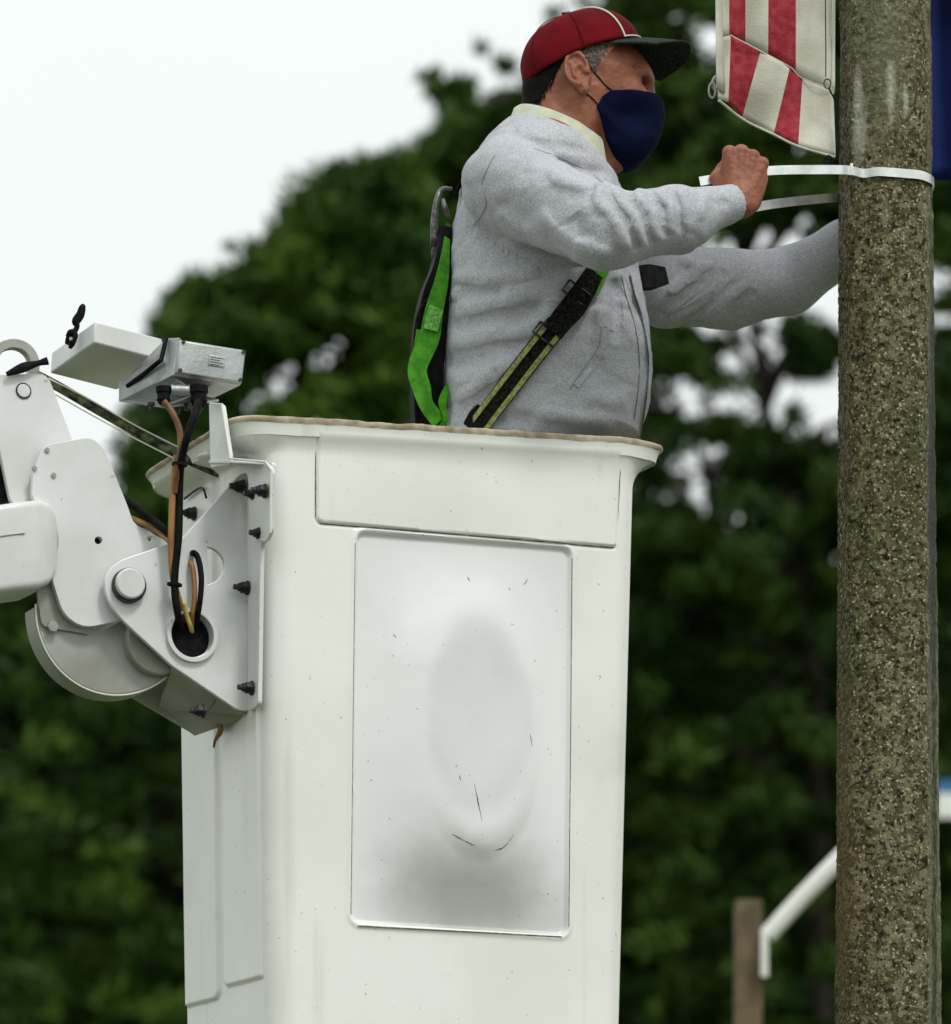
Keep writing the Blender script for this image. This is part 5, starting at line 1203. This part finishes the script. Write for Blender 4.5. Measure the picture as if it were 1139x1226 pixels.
# dense base under the strands at the back
def hbase(p):
    d = head_core2(p) - .0022; x = 690 + p[:, 0] * pxm; y = 100 - p[:, 2] * pxm
    # keep behind a line from (690,58) to (640,136)
    l = ((x - 690) * (136 - 58) - (y - 58) * (640 - 690)) / math.hypot(78, 50) / pxm
    return np.maximum(np.maximum(d, l + .004), np.maximum(p[:, 2] - .06, -(p[:, 2] + (134 - 100) / pxm)))
Vx, Qx = nets(hbase, (-.12, -.1, -.06), (.03, .1, .07), .003); o = obj('hair_mass', Vx @ YAW.T + H0, Qx, M['hair'], man)
M['eye'] = mat('eye', (.10, .085, .075), .3); M['iris'] = mat('dark iris', (.015, .01, .008), .1)
for s in (-1, 1):
    c = YAW @ hp(758, 103, .0325 * s) + H0; dr = nrm(YAW @ np.array([1, .0, -.05]))
    v_, f_ = [], []
    n = 14; rings = []
    for j in range(1, 9): a = math.radians(j * 10); rings.append([c + .0122 * (math.cos(a) * dr + math.sin(a) * (math.cos(2 * math.pi * k / n) * nrm(np.cross(dr, Z)) + math.sin(2 * math.pi * k / n) * Z)) for k in range(n)])
    obj('eye', *loft(rings), M['eye'], man)
    c = c + dr * .0006; rings = [[c + .0124 * (math.cos(math.radians(j)) * dr + math.sin(math.radians(j)) * (math.cos(2 * math.pi * k / n) * nrm(np.cross(dr, Z)) + math.sin(2 * math.pi * k / n) * Z)) for k in range(n)] for j in (2, 14, 26)]
    obj('iris', *loft(rings), M['iris'], man)
eb = MB()
for s in (-1, 1):
    for k in range(40):
        t = k / 39; p = hp(750 + 22 * t, 91 + r.uniform(-2, 2), s * (.056 - .036 * t))[None]; p, g = pull(p, head_sdf, 3)
        p = p[0]; nn = nrm(g[0]); dr = nrm(np.array([-.7, 0, .3]) + r.normal(size=3) * .3); q = [p, p + dr * .007 + nn * .002]; eb.add(*tube([YAW @ a + H0 for a in q], [.0004, .0001], n=4, curve=0))
o = eb.build('eyebrow_hair', M['hair'], man); o['kind'] = 'stuff'

# ---- cap
M['cap'] = mat('dark red cap cloth', (.145, .003, .008), .85, spec=.1, nscale=12, ncol=(.09, .002, .005), bump=.6, bscale=420)
M['capdark'] = mat('dark green black brim cloth', (.006, .009, .007), .85, spec=.12, nscale=300, ncol=(.035, .045, .038), bump=.5, bscale=400)
M['pipe'] = mat('cream piping', (.68, .64, .52), .7)
cap = obj_cap = None
TL = math.radians(19); ex = np.array([math.cos(TL), 0, math.sin(TL)]); ez = np.array([-math.sin(TL), 0, math.cos(TL)]); ey = np.array([0, 1., 0])
cb = hp(696, 72)
def capp(th, ph, g=0):
    "th round (0 = front, -90 = near side), ph 0 base .. 90 top"
    ct, st = math.cos(th), math.sin(th); cph, sph_ = max(0, math.cos(ph)), max(0, math.sin(ph))
    a = .1125 + g; b = .088 + g; c = .081 + g
    cph = cph ** .80; sph_ = sph_ ** .95
    seam = .0016 * abs(math.sin(th * 3)) ** .35 * min(1, cph * 3) - .0016
    dip = -.012 * (1 - sph_) * (1 if ct < 0 else 0) * abs(ct)
    p = cb + ex * ((a + seam) * ct * cph) + ey * ((b + seam) * st * cph) + ez * (c * sph_ + dip)
    return YAW @ p + H0
nth, nph = 96, 26
rings = []
for j in range(nph):
    ph = math.pi / 2 * j / nph; rings.append([capp(2 * math.pi * k / nth, ph) for k in range(nth)])
v_, f_ = loft(rings, caps=False); top = capp(0, math.pi / 2); v_.append(top); base = (nph - 1) * nth
for k in range(nth): f_.append((base + k, base + (k + 1) % nth, len(v_) - 1))
v_ = np.array([np.asarray(q) for q in v_]); v_ = v_ + (v_ - (YAW @ cb + H0)) * (.010 * fbm(v_ * 30, 2))[:, None]
cap = obj('cap', v_, f_, M['cap'], man); s = cap.modifiers.new('t', 'SOLIDIFY'); s.thickness = .0022
cap['label'] = 'dark red baseball cap with cream piping'
def caplift(th, ph): return capp(th, ph, .0018)
def seam_line(th, name, m, r_, a=.0, b=90): return obj(name, *tube([caplift(math.radians(th), math.radians(q)) for q in np.linspace(a, b, 14)], r_, n=6, curve=3), m, cap)
seam_line(-52, 'piping', M['pipe'], .0017, 0, 88)
seam_line(32, 'piping', M['pipe'], .0017, 0, 88)
for t in (-95, -150, 150, 95): seam_line(t, 'panel_seam', M['cap'], .0009)
obj('piping', *tube([caplift(math.radians(q), math.radians(1)) for q in np.linspace(-53, 40, 16)], .0013, n=6, curve=3), M['pipe'], cap)
obj('top_button', *disc(YAW @ (cb + ez * .083) + H0, YAW @ ez, .007, 0, .004), M['cap'], cap)
def brimp(u, v, g=0):
    "u -1 near .. 1 far, v root .. tip"
    W = H0 * 0
    root = lambda u: np.array([P(733, 50, 8.318), P(774, 42, 8.405), P(783, 84, 8.485)])
    R0, R1_, R2 = P(731, 52, 8.318), P(756, 50, 8.405), P(742, 92, 8.475)
    T0_, T1, T2 = P(800, 53, 8.335), P(826, 56, 8.425), P(806, 97, 8.50)
    def quad(a, m_, c, u): t = (u + 1) / 2; cm = 2 * m_ - .5 * (a + c); return (1 - t) ** 2 * a + 2 * t * (1 - t) * cm + t * t * c
    def quads(a, m_, c, u):   # squarer nose to the tip outline
        s = math.copysign(abs(u) ** 1.15, u); return quad(a, m_, c, s)
    a = quad(R0, R1_, R2, u); b = quads(T0_, T1, T2, u); rnd = 1 - .22 * max(0, abs(u) - .55) ** 1.6 * 4
    p = a + (b - a) * v * rnd; return p + Z * (g + .002 * math.sin(v * 3))
nu_, nv_ = 40, 14; mb = MB(); V_ = []; F_ = []
for side_, g in ((0, .0016), (1, -.0016)):
    for j in range(nv_ + 1):
        for i in range(nu_ + 1): V_.append(brimp(-1 + 2 * i / nu_, j / nv_, g))
n1 = (nu_ + 1) * (nv_ + 1); idx = lambda s, j, i: s * n1 + j * (nu_ + 1) + i
for j in range(nv_):
    for i in range(nu_): F_.append((idx(0, j, i), idx(0, j, i + 1), idx(0, j + 1, i + 1), idx(0, j + 1, i))); F_.append((idx(1, j, i), idx(1, j + 1, i), idx(1, j + 1, i + 1), idx(1, j, i + 1)))
for i in range(nu_): F_.append((idx(0, nv_, i), idx(0, nv_, i + 1), idx(1, nv_, i + 1), idx(1, nv_, i))); F_.append((idx(0, 0, i + 1), idx(0, 0, i), idx(1, 0, i), idx(1, 0, i + 1)))
for j in range(nv_): F_.append((idx(0, j + 1, 0), idx(0, j, 0), idx(1, j, 0), idx(1, j + 1, 0))); F_.append((idx(0, j, nu_), idx(0, j + 1, nu_), idx(1, j + 1, nu_), idx(1, j, nu_)))
brim = obj('brim', V_, F_, M['capdark'], cap); fixn(brim); brim['label'] = 'dark green black brim'
obj('brim_edge', *tube([brimp(u, 1.0) for u in np.linspace(-1, 1, 24)] , .0022, n=8, curve=3), M['capdark'], cap)
obj('brim_seam', *tube([brimp(-1, v, .001) for v in np.linspace(0, 1, 8)], .0018, n=8, curve=3), M['capdark'], cap)

# ---- mask
M['mask'] = mat('navy mask cloth', (.0018, .0032, .019), .9, spec=.08, nscale=9, ncol=(.003, .006, .030), bump=.5, bscale=420)
mpoly = [((x - 690) / pxm, -(y - 100) / pxm) for x, y in ((706, 141), (715, 131), (724, 121), (742, 122), (764, 122), (782, 116), (796, 120), (798, 148), (788, 170), (768, 190), (752, 202), (736, 197), (722, 170))]
def mcore(p):
    d = smin(face_core(p), ell(p, hp(760, 138), (.028, .022, .040)), .045); d = smin(d, chain(p, [hp(775, 118), hp(779, 132), hp(774, 154), hp(758, 178)], [.008, .009, .008, .010], .02), .035)
    return smin(smin(d, ell(p, hp(746, 168), (.042, .046, .030)), .02), ell(p, hp(750, 120), (.034, .060, .024)), .02)
def mask_sdf(p):
    d = mcore(p) - .0075
    x, z = p[:, 0], p[:, 2]; w_ = .0012 * np.sin((z * 170 + x * 60)) * np.exp(-((x - .05) / .03) ** 2)
    d = d - w_ - .0012 * fbm(p * 35, 2)
    pr = sdpoly(np.stack([x, z], 1), mpoly, .004)
    d = smax(d, pr, .003); return np.maximum(d, -(mcore(p) + .004))
Vm, Qm = nets(mask_sdf, (.01, -.085, -.165), (.185, .085, .005), .0024)
Vm = project(mask_sdf, Vm, 2)
mask = obj('face_mask', Vm @ YAW.T + H0, Qm, M['mask'], man); mask['label'] = 'navy blue cloth face mask'
def hsurf(x, y, off=.0015, f=None):
    ys = np.arange(-.12, .0, .001); p = np.stack([hp(x, y, l) for l in ys]); d = (f or head_sdf)(p); k = np.argmax(d < 0); return YAW @ hp(x, y, ys[k] - off) + H0
obj('ear_loop', *tube([hsurf(x, y) for x, y in ((690, 88), (697, 96), (708, 107), (717, 115), (728, 122))], .0013, n=6), M['blk'], mask)
obj('ear_loop', *tube([hsurf(x, y) for x, y in ((688, 128), (695, 129), (701, 133), (711, 142))], .0013, n=6), M['blk'], mask)
mseam = [hp(x, y) for x, y in ((781, 121), (786, 128), (788, 138), (785, 152), (779, 166), (768, 180), (758, 188))]
def outp(q):
    p = q[None]
    for _ in range(8):
        d = mask_sdf(p); g = np.stack([mask_sdf(p + e) - d for e in np.eye(3) * .001], 1) / .001; p = p - d[:, None] * g / np.maximum((g ** 2).sum(1), .3)[:, None]
    return YAW @ p[0] + H0
obj('mask_seam', *tube([outp(q) for q in mseam], .0012, n=6), M['mask'], mask)

# ---- harness (a thing that is worn; its webbing, pads and buckles are its parts)
M['lime'] = mat('bright green webbing', (.075, .30, .02), .85, spec=.12, nscale=60, ncol=(.045, .19, .014), bump=.7, bscale=500)
M['web'] = mat('black webbing', (.004, .0045, .0035), .9, spec=.06, bump=.7, bscale=500, nscale=200, ncol=(.020, .020, .015))
M['hiviz'] = mat('dull yellow webbing', (.34, .36, .10), .85, nscale=180, ncol=(.16, .17, .06), bump=.7, bscale=500)
har = empty('safety_harness', P(530, 500, 8.3)); har.parent = man; har.location = tuple(P(530, 500, 8.3) - wloc(man)); har['label'] = 'safety harness with bright green, black and yellow webbing'
def w(name, pts, wd, width, th, m, lbl=None, **k):
    o = obj(name, *ribbon(pts, wd, width, th, **k), m, har); 
    if lbl: o['label'] = lbl
    return o
dS = nrm(P(575, 508, 8.2) - P(705, 330, 8.2)); across = nrm(np.cross(dS, [0, 1, 0]))
sx_, sy_ = .80, .60                                  # photo direction across the strap
def tk(p): return trunk(p) + .001
def lay(pts, half, off, shift=0.0, f=None):
    "points and cross directions of a strap lying on the cloth"
    Pm, Wd = [], []
    f = f or (lambda p: np.minimum(hood(p), trunk(p) - .0035) if 0 else trunk(p) - .0045)
    for x, y in pts:
        x, y = x + sx_ * shift, y + sy_ * shift
        a = surf(x - sx_ * half, y - sy_ * half, f, off); b = surf(x + sx_ * half, y + sy_ * half, f, off)
        Pm.append((a + b) / 2); Wd.append(b - a)
    return Pm, Wd
run = [(668, 388), (650, 410), (628, 438), (605, 468), (588, 490), (573, 510)]
q_, wd_ = lay(run, 13, .004); w('chest_strap', q_, wd_, .040, .0032, M['web'], 'black and yellow strap running down to the hip')
for s in (-1, 1):
    q_, wd_ = lay(run, 4, .0072, s * 9.5); w('strap_edge', q_, wd_, .0085, .002, M['hiviz'])
q_, wd_ = lay([(712, 326), (698, 350), (686, 368), (672, 384), (662, 398)], 14, .010); w('strap_pad', q_, wd_, [.032, .040, .044, .040, .037], .009, M['web'])
q_, wd_ = lay([(728, 296), (716, 322), (704, 344)], 12, .008); w('shoulder_strap', q_, wd_, .040, .003, M['lime'])
for (x, y) in ((690, 350), (655, 400)):
    c = surf(x, y, off=.017, f=tk); a_ = across * .022; b_ = dS * .011; o = obj('adjuster_buckle', *tube([c - a_ - b_, c + a_ - b_, c + a_ + b_, c - a_ + b_, c - a_ - b_], .0022, n=8, curve=0), M['bolt'], har)
c = surf(575, 503, off=.012); 
obj('hip_buckle', *ribbon([c - dS * .020, c, c + dS * .022], across, [.040, .046, .040], .008, curve=3), M['blk'], har, bevel=.001)
obj('buckle_frame', *tube([c + q for q in (-across * .025 - dS * .016, across * .025 - dS * .016, across * .025 + dS * .004, -across * .025 + dS * .004, -across * .025 - dS * .016)], .002, n=8, curve=0), M['galv'], har)
# far chest pad in front of the far arm
c = P(779, 333, 8.40)
obj('chest_pad', *ribbon([P(758, 333, 8.40), P(776, 332, 8.39), P(796, 331, 8.42)], (0, .15, 1), [.034, .044, .030], .014, curve=5), M['blk'], har, bevel=.002)
# back: loose green strap
gp = [P(537, 268, 8.40), P(534, 300, 8.37), P(529, 335, 8.35), P(520, 372, 8.335), P(514, 405, 8.335), P(500, 440, 8.33), P(505, 465, 8.33), P(511, 485, 8.33), P(526, 505, 8.34)]
w('back_strap', gp, [(1, .5, 0), (1, .5, 0), (1, .35, 0), (1, .2, 0), (1, .1, .1), (1, 0, .25), (1, 0, .1), (1, .2, -.1), (.9, .5, .3)], [.008, .014, .024, .032, .036, .034, .032, .026, .030], .0028, M['lime'], 'loose bright green strap hanging behind the back')
w('stitched_label', [P(523, 368, 8.331), P(519, 380, 8.330), P(516, 395, 8.329)], (1, .2, 0), .026, .003, mat('green stitching', (.05, .2, .02), .8, nscale=300, ncol=(.2, .5, .1)))
w('waist_strap', [P(541, 455, 8.36), P(530, 480, 8.34), P(534, 500, 8.34), P(528, 512, 8.35)], [(1, .2, 0)] * 4, [.010, .014, .010, .012], .003, M['lime'])
w('back_pad', [P(532, 275, 8.40), P(528, 320, 8.385), P(519, 362, 8.375), P(513, 410, 8.37), P(511, 460, 8.37), P(513, 515, 8.375)], (1, .3, 0), [.020, .032, .050, .056, .054, .056], .030, M['blk'])
w('pad_edge', [P(526, 352, 8.36), P(509, 362, 8.35), P(499, 385, 8.35), P(496, 430, 8.35), P(498, 500, 8.35)], (0, 1, 0), .010, .004, M['web'])
w('stitch_patch', [P(503, 395, 8.345), P(500, 412, 8.344), P(497, 425, 8.344)], (1, 0, 0), .012, .003, M['lime'])
w('yoke_strap', [P(545, 232, 8.36), P(556, 212, 8.35), P(572, 182, 8.36), P(590, 163, 8.38), P(618, 148, 8.40)], (0, 1, 0), .034, .003, M['web'])
M['hook'] = mat('tarnished steel', (.16, .155, .15), .35, .6, nscale=90, ncol=(.06, .055, .05))
# snap hook on the back
obj('snap_hook', *tube([P(x, y, Y_) for x, y, Y_ in ((541, 226, 8.42), (530, 226, 8.41), (524, 236, 8.40), (521, 255, 8.40), (520, 275, 8.40), (521, 292, 8.40))], [.003, .004, .005, .0065, .0072, .006], n=10), M['hook'], har)
obj('hook_gate', *tube([P(x, y, Y_) for x, y, Y_ in ((530, 238, 8.39), (534, 252, 8.39), (538, 264, 8.40))], [.004, .005, .003], n=8), M['hook'], har)
obj('swivel', *loft([[P(523, y, 8.40) + rr_ * (math.cos(k * .524) * np.array([1, 0, 0]) + math.sin(k * .524) * np.array([0, 1., 0])) for k in range(12)] for y, rr_ in ((284, .006), (286, .0115), (294, .0115), (296, .008), (302, .010), (310, .009), (312, .005))]), M['bolt'], har)
